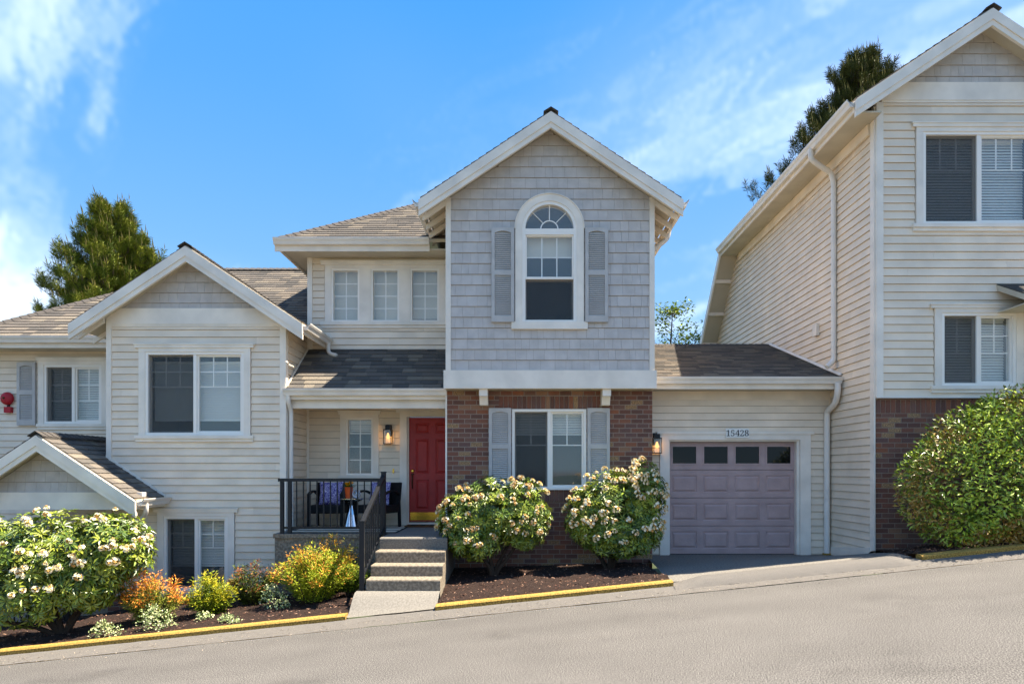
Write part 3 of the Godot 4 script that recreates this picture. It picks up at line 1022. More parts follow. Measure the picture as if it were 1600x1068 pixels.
	hd.lathe([Vector2(0.0, 0.02), Vector2(0.03, 0.015), Vector2(0.035, 0.0)], Vector3(0, 0.12, 0), 12)
	part(door, "handle", hd.mesh(), M.bronze, at(dx0 + 0.065, 1.53, -12.962))
	part_box(h, "doorbell", Vector3(-2.40, 1.68, -12.90), Vector3(-2.375, 1.76, -12.885), M.brass)
	part_box(h, "porch_ceiling", Vector3(-4.03, 2.952, -12.92), Vector3(-1.24, 2.99, -11.80), M.soffit)
	part_box(h, "porch_beam", Vector3(-4.03, 2.80, -11.96), Vector3(-1.27, 2.95, -11.80), M.trim)
	var pp := 0.727
	var psl := sqrt(1 + pp * pp)
	roof_plane(h, slope(Vector3(0, 0, 1), pp, Vector3(-4.0, 3.13, -11.70)), rect(0, 0, 2.76, 1.21 * psl), 300, 0.0, 0.1)
	gutter(h, Vector3(-4.03, 3.12, -11.70), Vector3(-1.245, 3.12, -11.70), Vector3(0, 0, 1), 0.15)
	downspout(h, [Vector3(-3.96, 3.02, -11.66), Vector3(-3.96, 2.9, -11.68), Vector3(-3.955, 2.75, -11.80), Vector3(-3.955, 0.72, -11.80)], 0.065)
	# --- garage
	var qz := at(0, 0, -12.32)
	var gx0 := 2.69
	var gx1 := 5.05
	var gy0 := 0.21
	var gy1 := 2.277
	sided(h, "garage_wall", qz, rect(2.30, 0.1, 5.60, 3.25), [rect(gx0, 0.05, gx1, gy1)], [rect(gx0 - 0.17, 0.05, gx1 + 0.2, gy1 + 0.15)], 300, 0.10)
	var t := MB.new()
	t.box(Vector3(gx0 - 0.165, 0.1, 0.002), Vector3(gx0, gy1, 0.045))
	t.box(Vector3(gx1, 0.1, 0.002), Vector3(gx1 + 0.19, gy1, 0.045))
	t.box(Vector3(gx0 - 0.165, gy1, 0.002), Vector3(gx1 + 0.19, gy1 + 0.10, 0.046))
	t.box(Vector3(gx0 - 0.22, gy1 + 0.10, 0.002), Vector3(gx1 + 0.245, gy1 + 0.15, 0.065))
	part(h, "garage_casing", t.mesh(), M.trim, qz)
	var jm := MB.new()
	jm.box(Vector3(gx0, 0.15, -0.2), Vector3(gx0 + 0.02, gy1, 0.0))
	jm.box(Vector3(gx1 - 0.05, 0.15, -0.2), Vector3(gx1, gy1, 0.0))
	jm.box(Vector3(gx0 + 0.02, gy1 - 0.03, -0.2), Vector3(gx1 - 0.05, gy1, 0.0))
	part(h, "garage_jamb", jm.mesh(), M.trim, qz)
	var g := holder(h, "garage_door", qz * at((gx0 + gx1) / 2, gy0, -0.1))
	var a := gx0 + 0.02
	var b := gx1 - 0.05
	var wd := (b - a) / 4.0
	var gh := (gy1 - 0.03 - gy0) / 4.0
	for r in 4:
		var s := MB.new()
		var yb := gy0 + gh * r
		var pn := []
		for c in 4:
			pn.append([a + wd * c + 0.055, yb + 0.10, a + wd * (c + 1) - 0.055, yb + gh - 0.10 if r < 3 else yb + gh - 0.07])
		panelled(s, a, yb + 0.005, b, yb + gh - 0.005, 0.0, pn)
		s.box(Vector3(a, yb + 0.003, -0.04), Vector3(b, yb + gh - 0.003, -0.025))
		if r < 3:
			for p in pn:
				raised_panel(s, p[0], p[1], p[2], p[3], 0.0)
		part(g, "door_section", s.mesh(), M.garage, qz * at(0, 0, -0.10))
		if r == 3:
			for p in pn:
				ring(g, "pane_frame", qz * at(0, 0, -0.10), p[0] - 0.005, p[1] - 0.005, p[2] + 0.005, p[3] + 0.005, 0.022, -0.02, 0.012, M.garage)
				ibox(g, "pane", Vector3(p[0] + 0.016, p[1] + 0.016, -0.02), Vector3(p[2] - 0.016, p[3] - 0.016, -0.004), M.darkglass, qz * at(0, 0, -0.10))
	part_box(g, "door_backing", Vector3(a, gy0, -12.49), Vector3(b, gy1 - 0.03, -12.465), M.garage)
	part_box(g, "bottom_seal", Vector3(a, gy0 - 0.03, -12.46), Vector3(b, gy0 + 0.002, -12.425), M.rug)
	var gp := 0.348
	var gsl := sqrt(1 + gp * gp)
	var gr := roof_plane(h, slope(Vector3(0, 0, 1), gp, Vector3(2.25, 3.35, -11.86)), rect(0, 0, 3.345, 3.34 * gsl), 300, 0.0, 0.08)
	cap_row(gr, Vector3(2.26, 4.525, -15.2), Vector3(5.58, 4.525, -15.2), 0.12)
	gutter(h, Vector3(2.29, 3.34, -11.86), Vector3(5.57, 3.34, -11.86), Vector3(0, 0, 1), 0.17)
	part_box(h, "garage_soffit", Vector3(2.29, 3.15, -12.32), Vector3(5.59, 3.18, -11.89), M.soffit)
	part_box(h, "garage_frieze", Vector3(2.30, 3.0, -12.318), Vector3(5.595, 3.15, -12.29), M.siding)
	downspout(h, [Vector3(5.50, 3.24, -11.80), Vector3(5.50, 3.08, -11.80), Vector3(5.515, 2.9, -11.92), Vector3(5.515, 2.78, -12.24), Vector3(5.515, 2.6, -12.25), Vector3(5.515, 0.24, -12.25)], 0.085)
	part_box(h, "downspout_boot", Vector3(5.455, 0.20, -12.305), Vector3(5.575, 0.245, -12.19), M.yellow)
	var fl := MB.new()
	fl.hex([Vector3(5.585, 3.37, -11.84), Vector3(5.585, 3.41, -11.84), Vector3(5.585, 4.57, -15.2), Vector3(5.585, 4.53, -15.2), Vector3(5.545, 3.37, -11.84), Vector3(5.545, 3.38, -11.84), Vector3(5.545, 4.54, -15.2), Vector3(5.545, 4.53, -15.2)])
	part(h, "flashing", fl.mesh(), M.trim)

func left_house() -> void:
	var h := thing("townhouse", "left beige townhouse with a wide gable above two sliding windows", "house", Vector3(-6.0, -0.5, -12.5))
	var cx := -5.6
	var z := at(0, 0, -11.725)
	var whole := PackedVector2Array([Vector2(-7.077, -0.43), Vector2(-4.033, -0.43), Vector2(-4.033, 5.32 - 0.667 * 1.567), Vector2(cx, 5.32), Vector2(-7.077, 5.32 - 0.667 * 1.477)])
	var w1 := rect(-6.418, 2.326, -4.725, 3.755)
	var w2 := rect(-6.099, -0.33, -5.0, 0.942)
	sided(h, "front_wall", z, cut(whole, rect(-60, -60, 60, 4.24)), [w1, w2], [grow(-6.418, 2.326, -4.725, 3.755, 0.12, 0.10, 0.12, 0.12), grow(-6.099, -0.33, -5.0, 0.942, 0.12, 0.1, 0.12, 0.12), rect(-7.1, 4.19, -4.0, 4.3)])
	shaked(h, "gable_wall", z, cut(whole, rect(-60, 4.24, 60, 60)), [], [rect(-60, 4.2, 60, 4.50)], 120)
	frieze(h, -11.725, whole, 4.227, 4.502)
	slider(h, z, -6.418, 2.326, -4.725, 3.755, {casing = 0.11, cols = 3, rows = 2, top = 0.40, blind = 0.80, drop = 0.14, step = 0.03})
	slider(h, z, -6.099, -0.33, -5.0, 0.942, {casing = 0.11, cols = 2, rows = 2, top = 0.42, blind = 0.66})
	corner_trim(h, -7.085, -11.725, -0.43, 4.33, 0.085, 1.0)
	corner_trim(h, -4.025, -11.725, -0.43, 4.25, 0.085, -1.0)
	bricked(h, "foundation_wall", at(0, 0, -11.73), rect(-7.077, -1.0, -4.033, -0.43), [], [], 120)
	sided(h, "return_wall", facing(Vector3(1, 0, 0), Vector3(-4.033, 0, 0)), rect(11.865, 0.6, 12.92, 4.26), [], [])
	part_box(h, "corner_trim", Vector3(-4.05, -0.43, -11.80), Vector3(-4.002, 4.25, -11.68), M.trim)
	sided(h, "side_wall", facing(Vector3(-1, 0, 0), Vector3(-7.077, 0, 0)), rect(-13.09, -1.0, -11.865, 4.3), [], [], 60)
	gable_roof(h, cx, 1.93, 5.50, 11.45, 14.7, 14.7, 60)
	gutter(h, Vector3(-3.64, 4.205, -11.5), Vector3(-3.64, 4.205, -12.90), Vector3(1, 0, 0), 0.15)
	lookouts(h, -7.09, -7.53, 4.335, 4.045, -11.62, -12.6, 0.42)
	downspout(h, [Vector3(-3.585, 4.12, -12.78), Vector3(-3.585, 3.98, -12.78), Vector3(-3.55, 3.90, -12.72), Vector3(-3.40, 3.86, -12.66)], 0.06)
	# flashing where the porch roof meets this wall
	var fl := MB.new()
	fl.hex([Vector3(-4.0, 3.14, -11.72), Vector3(-4.0, 3.20, -11.72), Vector3(-4.0, 4.07, -12.9), Vector3(-4.0, 4.01, -12.9), Vector3(-3.985, 3.14, -11.72), Vector3(-3.985, 3.20, -11.72), Vector3(-3.985, 4.07, -12.9), Vector3(-3.985, 4.01, -12.9)])
	part(h, "flashing", fl.mesh(), M.trim)
	# --- set-back wing on the left
	var lz := at(0, 0, -13.09)
	sided(h, "wing_wall", lz, rect(-10.15, -1.0, -7.08, 4.05), [rect(-9.104, 2.62, -8.0, 3.749)], [grow(-9.104, 2.62, -8.0, 3.749, 0.12, 0.1, 0.12, 0.12)], 120)
	slider(h, lz, -9.104, 2.62, -8.0, 3.749, {casing = 0.11, ear = 0.02, cols = 2, rows = 2, top = 0.62, blind = 0.97})
	shutter(h, lz * at(0, 0, 0.02), -9.60, 2.59, -9.25, 3.79)
	sided(h, "wing_side_wall", facing(Vector3(-1, 0, 0), Vector3(-10.15, 0, 0)), rect(-18.5, -1.0, -13.23, 4.05), [], [], 0)
	part_box(h, "wing_soffit", Vector3(-10.5, 4.0, -13.09), Vector3(-7.55, 4.03, -12.64), M.soffit)
	var p := 0.667
	var sl := sqrt(1 + p * p)
	var r := roof_plane(h, slope(Vector3(0, 0, 1), p, Vector3(-10.52, 4.2, -12.6)), PackedVector2Array([Vector2(0, 0), Vector2(6.5, 0), Vector2(6.5, 3.3 * sl), Vector2(3.3, 3.3 * sl)]), 300, 0.0, 0.06)
	roof_plane(h, slope(Vector3(-1, 0, 0), p, Vector3(-10.52, 4.2, -19.2)), PackedVector2Array([Vector2(0, 0), Vector2(6.6, 0), Vector2(3.3, 3.3 * sl), Vector2(3.29, 3.3 * sl)]), 0, 0.0, 0.06)
	roof_plane(h, slope(Vector3(0, 0, -1), p, Vector3(-4.02, 4.2, -19.2)), PackedVector2Array([Vector2(0, 0), Vector2(6.5, 0), Vector2(3.2, 3.3 * sl), Vector2(0, 3.3 * sl)]), 0, 0.0, 0.06)
	cap_row(r, Vector3(-10.5, 4.23, -12.62), Vector3(-7.24, 6.42, -15.88), 0.12)
	cap_row(r, Vector3(-7.24, 6.425, -15.9), Vector3(-4.05, 6.425, -15.9), 0.12)
	gutter(h, Vector3(-10.6, 4.19, -12.6), Vector3(-7.10, 4.19, -12.6), Vector3(0, 0, 1), 0.17)
	# --- small gabled entry roof in front
	var ec := -7.64
	gable_roof(h, ec, 1.54, 2.30, 10.8, 13.09, 13.09, 260)
	var iz := at(0, 0, -11.12)
	shaked(h, "entry_gable", iz, gable_top(ec, 1.4, 1.36, 2.11), [], [], 60)
	part_box(h, "entry_beam", Vector3(-9.05, 1.09, -11.20), Vector3(-6.12, 1.37, -11.06), M.trim)
	part_box(h, "entry_post", Vector3(-8.98, -0.9, -11.20), Vector3(-8.84, 1.09, -11.06), M.trim)
	gutter(h, Vector3(-6.075, 1.275, -10.83), Vector3(-6.075, 1.275, -11.70), Vector3(1, 0, 0), 0.13)
	downspout(h, [Vector3(-6.02, 1.19, -11.0), Vector3(-6.02, 1.06, -11.0), Vector3(-6.12, 0.95, -11.1), Vector3(-6.26, 0.93, -11.3)], 0.06)
	part_box(h, "entry_floor", Vector3(-9.1, -1.3, -13.09), Vector3(-7.09, -0.86, -10.75), M.concrete_old)
	var fl2 := MB.new()
	fl2.hex([Vector3(-7.09, 1.94, -11.70), Vector3(-7.09, 1.99, -11.70), Vector3(-6.08, 1.315, -11.70), Vector3(-6.08, 1.265, -11.70), Vector3(-7.09, 1.94, -11.685), Vector3(-7.09, 1.99, -11.685), Vector3(-6.08, 1.315, -11.685), Vector3(-6.08, 1.265, -11.685)])
	part(h, "flashing", fl2.mesh(), M.trim)

func right_house() -> void:
	var h := thing("townhouse", "tall beige townhouse on the right with long side wall and brick base", "house", Vector3(7.2, 0.4, -12.0))
	var cx := 7.23
	var z := at(0, 0, -10.745)
	var whole := gable_top(cx, 1.62, 2.878, 8.62)
	sided(h, "front_wall", z, cut(whole, rect(-60, -60, 60, 7.56)), [rect(6.334, 5.587, 8.10, 7.037), rect(6.627, 3.05, 7.795, 4.197)], [grow(6.334, 5.587, 8.10, 7.037, 0.12, 0.1, 0.12, 0.12), grow(6.627, 3.05, 7.795, 4.197, 0.12, 0.1, 0.12, 0.12), rect(5, 7.49, 9, 7.7)])
	shaked(h, "gable_wall", z, cut(whole, rect(-60, 7.56, 60, 60)), [], [rect(-60, 7.5, 60, 7.81)], 120)
	frieze(h, -10.745, whole, 7.53, 7.81)
	slider(h, z, 6.334, 5.587, 8.10, 7.037, {casing = 0.11, cols = 3, rows = 1, top = 0.38, blind = 0.985})
	slider(h, z, 6.627, 3.05, 7.795, 4.197, {casing = 0.11, cols = 2, rows = 2, top = 0.55, blind = 0.985})
	corner_trim(h, 5.60, -10.745, 2.86, 7.50, 0.11, 1.0)
	corner_trim(h, 8.86, -10.745, 2.86, 7.50, 0.11, -1.0)
	part_box(h, "base_flashing", Vector3(5.60, 2.86, -10.90), Vector3(8.86, 2.878, -10.70), M.gutter)
	var bz := at(0, 0, -10.79)
	var bw := bricked(h, "brick_wall", bz, rect(5.63, 0.1, 8.83, 2.62), [], [])
	clad(bw, "brick", bz, rect(5.63, 2.63, 8.83, 2.86), [], {row = 0.22, wmin = 0.0795, gap = 0.011, vgap = 0.011, tb = 0.007, tt = 0.007, bond = true, mats = M.bricks, limit = 60})
	wall(bw, "mortar_bed", bz, rect(5.63, 2.62, 8.83, 2.86), [], M.mortar)
	var s := facing(Vector3(-1, 0, 0), Vector3(5.61, 0, 0))
	sided(h, "side_wall", s, PackedVector2Array([Vector2(-20.6, 0.1), Vector2(-10.80, 0.1), Vector2(-10.80, 7.36), Vector2(-17.55, 7.36), Vector2(-20.6, 4.06)]), [], [])
	part_box(h, "corner_trim", Vector3(5.575, 0.36, -10.86), Vector3(5.60, 7.45, -10.74), M.trim)
	var bb := MB.new()
	bb.hex([Vector3(5.56, 0.22, -12.2), Vector3(5.56, 0.36, -12.2), Vector3(5.60, 0.36, -12.2), Vector3(5.60, 0.22, -12.2), Vector3(5.56, 0.30, -10.86), Vector3(5.56, 0.50, -10.86), Vector3(5.60, 0.50, -10.86), Vector3(5.60, 0.30, -10.86)])
	part(h, "base_board", bb.mesh(), M.trim)
	wall(h, "far_side_wall", facing(Vector3(1, 0, 0), Vector3(8.85, 0, 0)), rect(10.885, 0.1, 20.5, 7.36), [], M.siding)
	gable_roof(h, cx, 2.06, 8.80, 10.45, 17.6, 17.6, 60)
	gutter(h, Vector3(5.15, 7.425, -10.5), Vector3(5.15, 7.425, -17.55), Vector3(-1, 0, 0), 0.16)
	part_box(h, "soffit", Vector3(5.17, 7.235, -17.5), Vector3(5.58, 7.26, -10.52), M.soffit)
	part_box(h, "frieze_board", Vector3(5.545, 7.06, -17.3), Vector3(5.585, 7.235, -10.87), M.siding)
	downspout(h, [Vector3(5.09, 7.34, -11.93), Vector3(5.09, 7.16, -11.93), Vector3(5.30, 7.04, -11.97), Vector3(5.50, 6.98, -12.05), Vector3(5.545, 6.8, -12.05), Vector3(5.545, 3.66, -12.05), Vector3(5.40, 3.54, -12.0)], 0.075)
	part_box(h, "vent_hood", Vector3(5.53, 4.25, -12.9), Vector3(5.59, 4.47, -12.72), M.trim)
	# rear slope of the main roof with its rake overhang
	roof_plane(h, slope(Vector3(0, 0, -1), 1.08, Vector3(8.85, 3.67, -21.0)), rect(0, 0, 3.66, 5.15), 0, 0.0, 0.08)
	var rk := MB.new()
	rk.hex([Vector3(5.13, 7.42, -17.56), Vector3(5.13, 7.18, -17.56), Vector3(5.17, 7.18, -17.56), Vector3(5.17, 7.42, -17.56), Vector3(5.13, 3.70, -21.0), Vector3(5.13, 3.44, -21.0), Vector3(5.17, 3.44, -21.0), Vector3(5.17, 3.70, -21.0)])
	part(h, "rear_barge_board", rk.mesh(), M.trim)
	for q in 5:
		var t := 0.14 + q * 0.19
		var y := lerpf(7.30, 3.58, t)
		var zz := lerpf(-17.56, -21.0, t)
		part_box(h, "rafter_tail", Vector3(5.17, y - 0.10, zz - 0.03), Vector3(5.585, y - 0.01, zz + 0.03), M.trim)
	# corner of its entry roof at the right
	roof_plane(h, slope(Vector3(0, 0, 1), 0.5, Vector3(7.50, 4.30, -10.05)), rect(0, 0, 2.2, 0.76), 60, 0.0, 0.08)
	gutter(h, Vector3(7.47, 4.30, -10.05), Vector3(9.7, 4.30, -10.05), Vector3(0, 0, 1), 0.10)
	part_box(h, "entry_soffit", Vector3(7.50, 4.19, -10.74), Vector3(9.7, 4.21, -10.08), M.soffit)
	part_box(h, "entry_post", Vector3(9.5, 0.5, -10.25), Vector3(9.65, 4.19, -10.10), M.trim)

# ---------------------------------------------------------------- ground, road, kerbs
func kerb_y(x: float) -> float:
	return 0.066 + 0.094 * clampf(x, -40.0, 40.0)

func kerb_z(x: float) -> float:
	return -(8.98 + 0.05 * clampf(x, -40.0, 40.0))

func grid(xs: PackedFloat32Array, rows: int, f: Callable, shade: Callable) -> ArrayMesh:
	# a surface over columns xs and rows 0..1; f(x, t) gives the point, shade(p) its vertex colour
	var st := SurfaceTool.new()
	st.begin(Mesh.PRIMITIVE_TRIANGLES)
	st.set_smooth_group(0)
	for i in xs.size():
		for j in rows + 1:
			var p: Vector3 = f.call(xs[i], float(j) / rows)
			st.set_color(shade.call(p))
			st.set_uv(Vector2(p.x, p.z))
			st.add_vertex(p)
	for i in xs.size() - 1:
		for j in rows:
			var a := i * (rows + 1) + j
			var b := a + rows + 1
			for k in [a, b, a + 1, a + 1, b, b + 1]:
				st.add_index(k)
	st.generate_normals()
	return st.commit()

func span(x0: float, x1: float, step: float) -> PackedFloat32Array:
	var a := PackedFloat32Array()
	var k := maxi(1, int(ceil((x1 - x0) / step)))
	for i in k + 1:
		a.append(lerpf(x0, x1, float(i) / k))
	return a

func build_ground() -> void:
	var white := func(_p): return Color(1, 1, 1)
	# the land under everything
	ground("ground", grid(span(-300, 300, 20), 30, func(x, t): return Vector3(x, 0.094 * clampf(x, -40, 40) - 1.6, lerpf(260, -340, t)), white), M.grass)
	# road, worn pale, with tyre tracks and patches in the asphalt itself
	var big := FastNoiseLite.new()
	big.seed = 12
	big.frequency = 0.55
	big.fractal_octaves = 4
	var worn := func(p: Vector3):
		var q := big.get_noise_2d(p.x * 0.25, p.z * 1.2)
		var r := big.get_noise_2d(p.x * 2.0 + 40.0, p.z * 2.0)
		var track := big.get_noise_2d(p.x * 0.05 + 9.0, p.z * 2.6 + p.x * 0.12)
		var oil := smoothstep(0.34, 0.62, big.get_noise_2d(p.x * 0.9 - 70.0, p.z * 1.3 + 31.0))
		var g := 1.0 + 0.14 * q + 0.10 * r + 0.13 * track - 0.16 * oil
		return Color(0.88 * g, 0.875 * g, 0.87 * g)
	ground("road", grid(span(-14, 14, 0.06), 130, func(x, t):
		var z := lerpf(2.0, kerb_z(x) + 0.36, t)
		return Vector3(x, kerb_y(x) - 0.125 + 0.006 * big.get_noise_2d(x * 0.8, z * 0.8), z), worn), M.asphalt)
	for q in [[-40.0, -14.0], [14.0, 40.0]]:
		ground("road", grid(span(q[0], q[1], 1.0), 8, func(x, t): return Vector3(x, kerb_y(x) - 0.125, lerpf(2.0, kerb_z(x) + 0.36, t)), white), M.asphalt)
	build_cracks()
	ground("road_far_lane", grid(span(-40, 40, 2.0), 4, func(x, t): return Vector3(x, kerb_y(x) - 0.127, lerpf(7.0, 2.0, t)), white), M.asphalt)
	# gutter pan, then kerbs
	var rough := FastNoiseLite.new()
	rough.seed = 3
	rough.frequency = 3.0
	ground("gutter_pan", grid(span(-40, 40, 0.12), 5, func(x, t):
		return Vector3(x, kerb_y(x) - 0.118 + 0.055 * t * t + 0.006 * rough.get_noise_2d(x, t * 3.0), lerpf(kerb_z(x) + 0.37, kerb_z(x) + 0.01, t)), white), M.gutterpan)
	for q in [[-20.0, -2.26], [-1.1, 2.04], [5.44, 20.0]]:
		var mb := MB.new()
		var xs := span(q[0], q[1], 0.25)
		var prof := [Vector2(0.0, -0.2), Vector2(0.0, -0.022), Vector2(-0.02, -0.004), Vector2(-0.13, 0.0), Vector2(-0.15, -0.012), Vector2(-0.15, -0.2)]
		for i in xs.size() - 1:
			for j in prof.size() - 1:
				var c := []
				for e in [[i, j], [i + 1, j], [i + 1, j + 1], [i, j + 1]]:
					var x: float = xs[e[0]]
					var wob := 0.004 * rough.get_noise_2d(x * 1.5, e[1] * 9.0)
					c.append(Vector3(x, kerb_y(x) + prof[e[1]].y + wob, kerb_z(x) + prof[e[1]].x + 0.03 + wob))
				mb.quad(c[0], c[1], c[2], c[3], Vector3(0, 1, 0.4) if j < 4 else Vector3(0, 0, -1))
			if i == 0 or i == xs.size() - 2:
				var x: float = xs[0] if i == 0 else xs[xs.size() - 1]
				for j in range(1, prof.size() - 1):
					var c := []
					for e in [0, j, j + 1]:
						c.append(Vector3(x, kerb_y(x) + prof[e].y, kerb_z(x) + prof[e].x + 0.03))
					mb.tri(c[0], c[1], c[2], Vector3(-1 if i == 0 else 1, 0, 0))
		ground("kerb", mb.mesh(), M.yellow)
	# rolled concrete lip across the driveway mouth, dropping away at both ends
	var lipf := func(x, t):
		var e := smoothstep(2.04, 2.5, x) * (1.0 - smoothstep(5.0, 5.44, x))
		var prof := sin(PI * pow(t, 0.8))
		return Vector3(x, kerb_y(x) - 0.10 + (0.035 + 0.075 * e) * prof + 0.012 * t + 0.007 * rough.get_noise_2d(x * 1.4, t * 4.0), lerpf(kerb_z(x) + 0.16, kerb_z(x) - 0.34, t))
	ground("kerb", grid(span(2.04, 5.44, 0.05), 12, lipf, white), M.gutterpan)
	# front walk up to the steps
	ground("front_walk", grid(span(-2.26, -1.1, 0.1), 12, func(x, t):
		var z0 := kerb_z(x) - 0.03
		return Vector3(x if t > 0.5 else x, lerpf(kerb_y(x) - 0.055, 0.05, smoothstep(0.0, 0.45, t)) + 0.004 * rough.get_noise_2d(x, t * 2.0), lerpf(z0, -10.0, t)), white), M.concrete)
	# driveway down to the garage
	ground("driveway", grid(span(0, 1, 0.03), 30, func(u, t):
		var x := lerpf(lerpf(2.04, 5.44, u), lerpf(2.27, 5.60, u), t)
		var z := lerpf(kerb_z(x) - 0.20, -12.46, t)
		var y0 := kerb_y(x) - 0.055
		var lip := smoothstep(0.0, 0.12, t)
		return Vector3(x, lerpf(lerpf(y0, kerb_y(x) - 0.05, lip), 0.205, smoothstep(0.05, 1.0, t)) + 0.004 * rough.get_noise_2d(x, z), z), white), M.drive)
	# planting beds
	var lump := FastNoiseLite.new()
	lump.seed = 8
	lump.frequency = 1.6
	lump.fractal_octaves = 3
	bed([-14.0, -2.26], func(x): return -11.75, func(x): return -0.10 + 0.13 * (x + 2.3), lump, 1)
	bed([-1.1, 2.04], func(x): return -11.67, func(x): return 0.06 + 0.03 * (x + 1.1), lump, 2)
	bed([5.50, 14.0], func(x): return -10.80, func(x): return 0.42 + 0.10 * (x - 5.6), lump, 3)

func build_cracks() -> void:
	# hairline cracks wandering over the asphalt, a few chips of gravel by the gutter
	var r := RandomNumberGenerator.new()
	r.seed = 61
	var mb := MB.new()
	var starts := [[-4.8, -7.6, 0.1], [-0.3, -7.3, -0.5], [1.6, -7.9, 0.7], [3.4, -6.6, 0.15], [-6.0, -6.4, 0.0], [2.0, -5.9, 0.05], [5.2, -7.2, -0.2], [-2.2, -6.3, 0.25], [0.9, -7.0, 0.3], [4.4, -8.0, 0.1], [-3.3, -8.1, 0.12]]
	for s in starts:
		for arm in 2:
			var p := Vector2(s[0], s[1])
			var a: float = s[2] + (PI if arm == 1 else 0.0)
			for k in r.randi_range(6, 16):
				a = lerp_angle(a, s[2] + (PI if arm == 1 else 0.0), 0.15) + r.randf_range(-0.8, 0.8)
				var q := p + Vector2(cos(a), sin(a) * 0.6) * r.randf_range(0.03, 0.09)
				var w := r.randf_range(0.0012, 0.003)
				var n := (q - p).orthogonal().normalized() * w
				var y0 := kerb_y(p.x) - 0.125 + 0.0085
				var y1 := kerb_y(q.x) - 0.125 + 0.0085
				mb.quad(Vector3(p.x - n.x, y0, p.y - n.y), Vector3(q.x - n.x, y1, q.y - n.y), Vector3(q.x + n.x, y1, q.y + n.y), Vector3(p.x + n.x, y0, p.y + n.y), Vector3.UP)
				p = q
	ground("road_cracks", mb.mesh(), M.crack)
	var g := MB.new()
	g.colored = true
	for i in 1500:
		var x := r.randf_range(-7.5, 7.5)
		var off := absf(r.randfn()) * 0.22
		var z := kerb_z(x) + 0.10 + off
		var y := kerb_y(x) - 0.118 + 0.055 * pow(clampf(1.0 - (off + 0.09) / 0.36, 0.0, 1.0), 2.0) + 0.004
		var t := r.randf_range(0.35, 0.75)
		g.leaf(Vector3(x, y, z), Vector3(r.randf_range(-1, 1), r.randf_range(-0.05, 0.3), r.randf_range(-1, 1)).normalized(), Vector3.UP, r.randf_range(0.008, 0.028), r.randf_range(0.006, 0.014), 0.25, lin(t, t * 0.92, t * 0.82))
	var o := ground("gutter_grit", g.mesh(), M.chip, "stuff")
	o.set_meta("label", "pale grit and crumbs lying along the gutter")
	o.set_meta("category", "grit")

func bed(xr: Array, back: Callable, yb: Callable, lump: FastNoiseLite, sd: int) -> void:
	var f := func(x, t):
		var z := lerpf(kerb_z(x) - 0.115, back.call(x), t)
		var edge := smoothstep(0.0, 0.08, t)
		return Vector3(x, lerpf(kerb_y(x) - 0.03, yb.call(x), t) + (0.03 + 0.05 * lump.get_noise_2d(x, z)) * edge * (1.0 - smoothstep(0.9, 1.0, t)), z)
	ground("mulch_bed", grid(span(xr[0], xr[1], 0.09), 36, f, func(_p): return Color(1, 1, 1)), M.soil)
	# bark chips lying on it
	var r := RandomNumberGenerator.new()
	r.seed = 100 + sd
	var mb := MB.new()
	mb.colored = true
	var tones := [lin(0.36, 0.25, 0.195), lin(0.25, 0.17, 0.135), lin(0.42, 0.30, 0.235), lin(0.30, 0.20, 0.155), lin(0.58, 0.46, 0.38)]
	var k := int((minf(xr[1], 7.6) - maxf(xr[0], -8.2)) * 620)
	for i in k:
		var p: Vector3 = f.call(r.randf_range(maxf(xr[0], -8.2), minf(xr[1], 7.6)), r.randf() * 0.97 + 0.02)
		var d := Vector3(r.randf_range(-1, 1), r.randf_range(-0.25, 0.35), r.randf_range(-1, 1)).normalized()
		mb.leaf(p + Vector3(0, 0.006, 0), d, Vector3(r.randf_range(-0.5, 0.5), 1, r.randf_range(-0.5, 0.5)), r.randf_range(0.02, 0.06), r.randf_range(0.008, 0.022), r.randf_range(-0.2, 0.2), tones[r.randi() % 5 if r.randf() > 0.1 else 4])
	var o := ground("bark_mulch", mb.mesh(), M.chip, "stuff")
	o.set_meta("label", ["dark bark mulch scattered under the left shrubs", "dark bark mulch between the steps and the driveway", "dark bark mulch below the clipped bush on the right"][sd - 1])
	o.set_meta("category", "mulch")

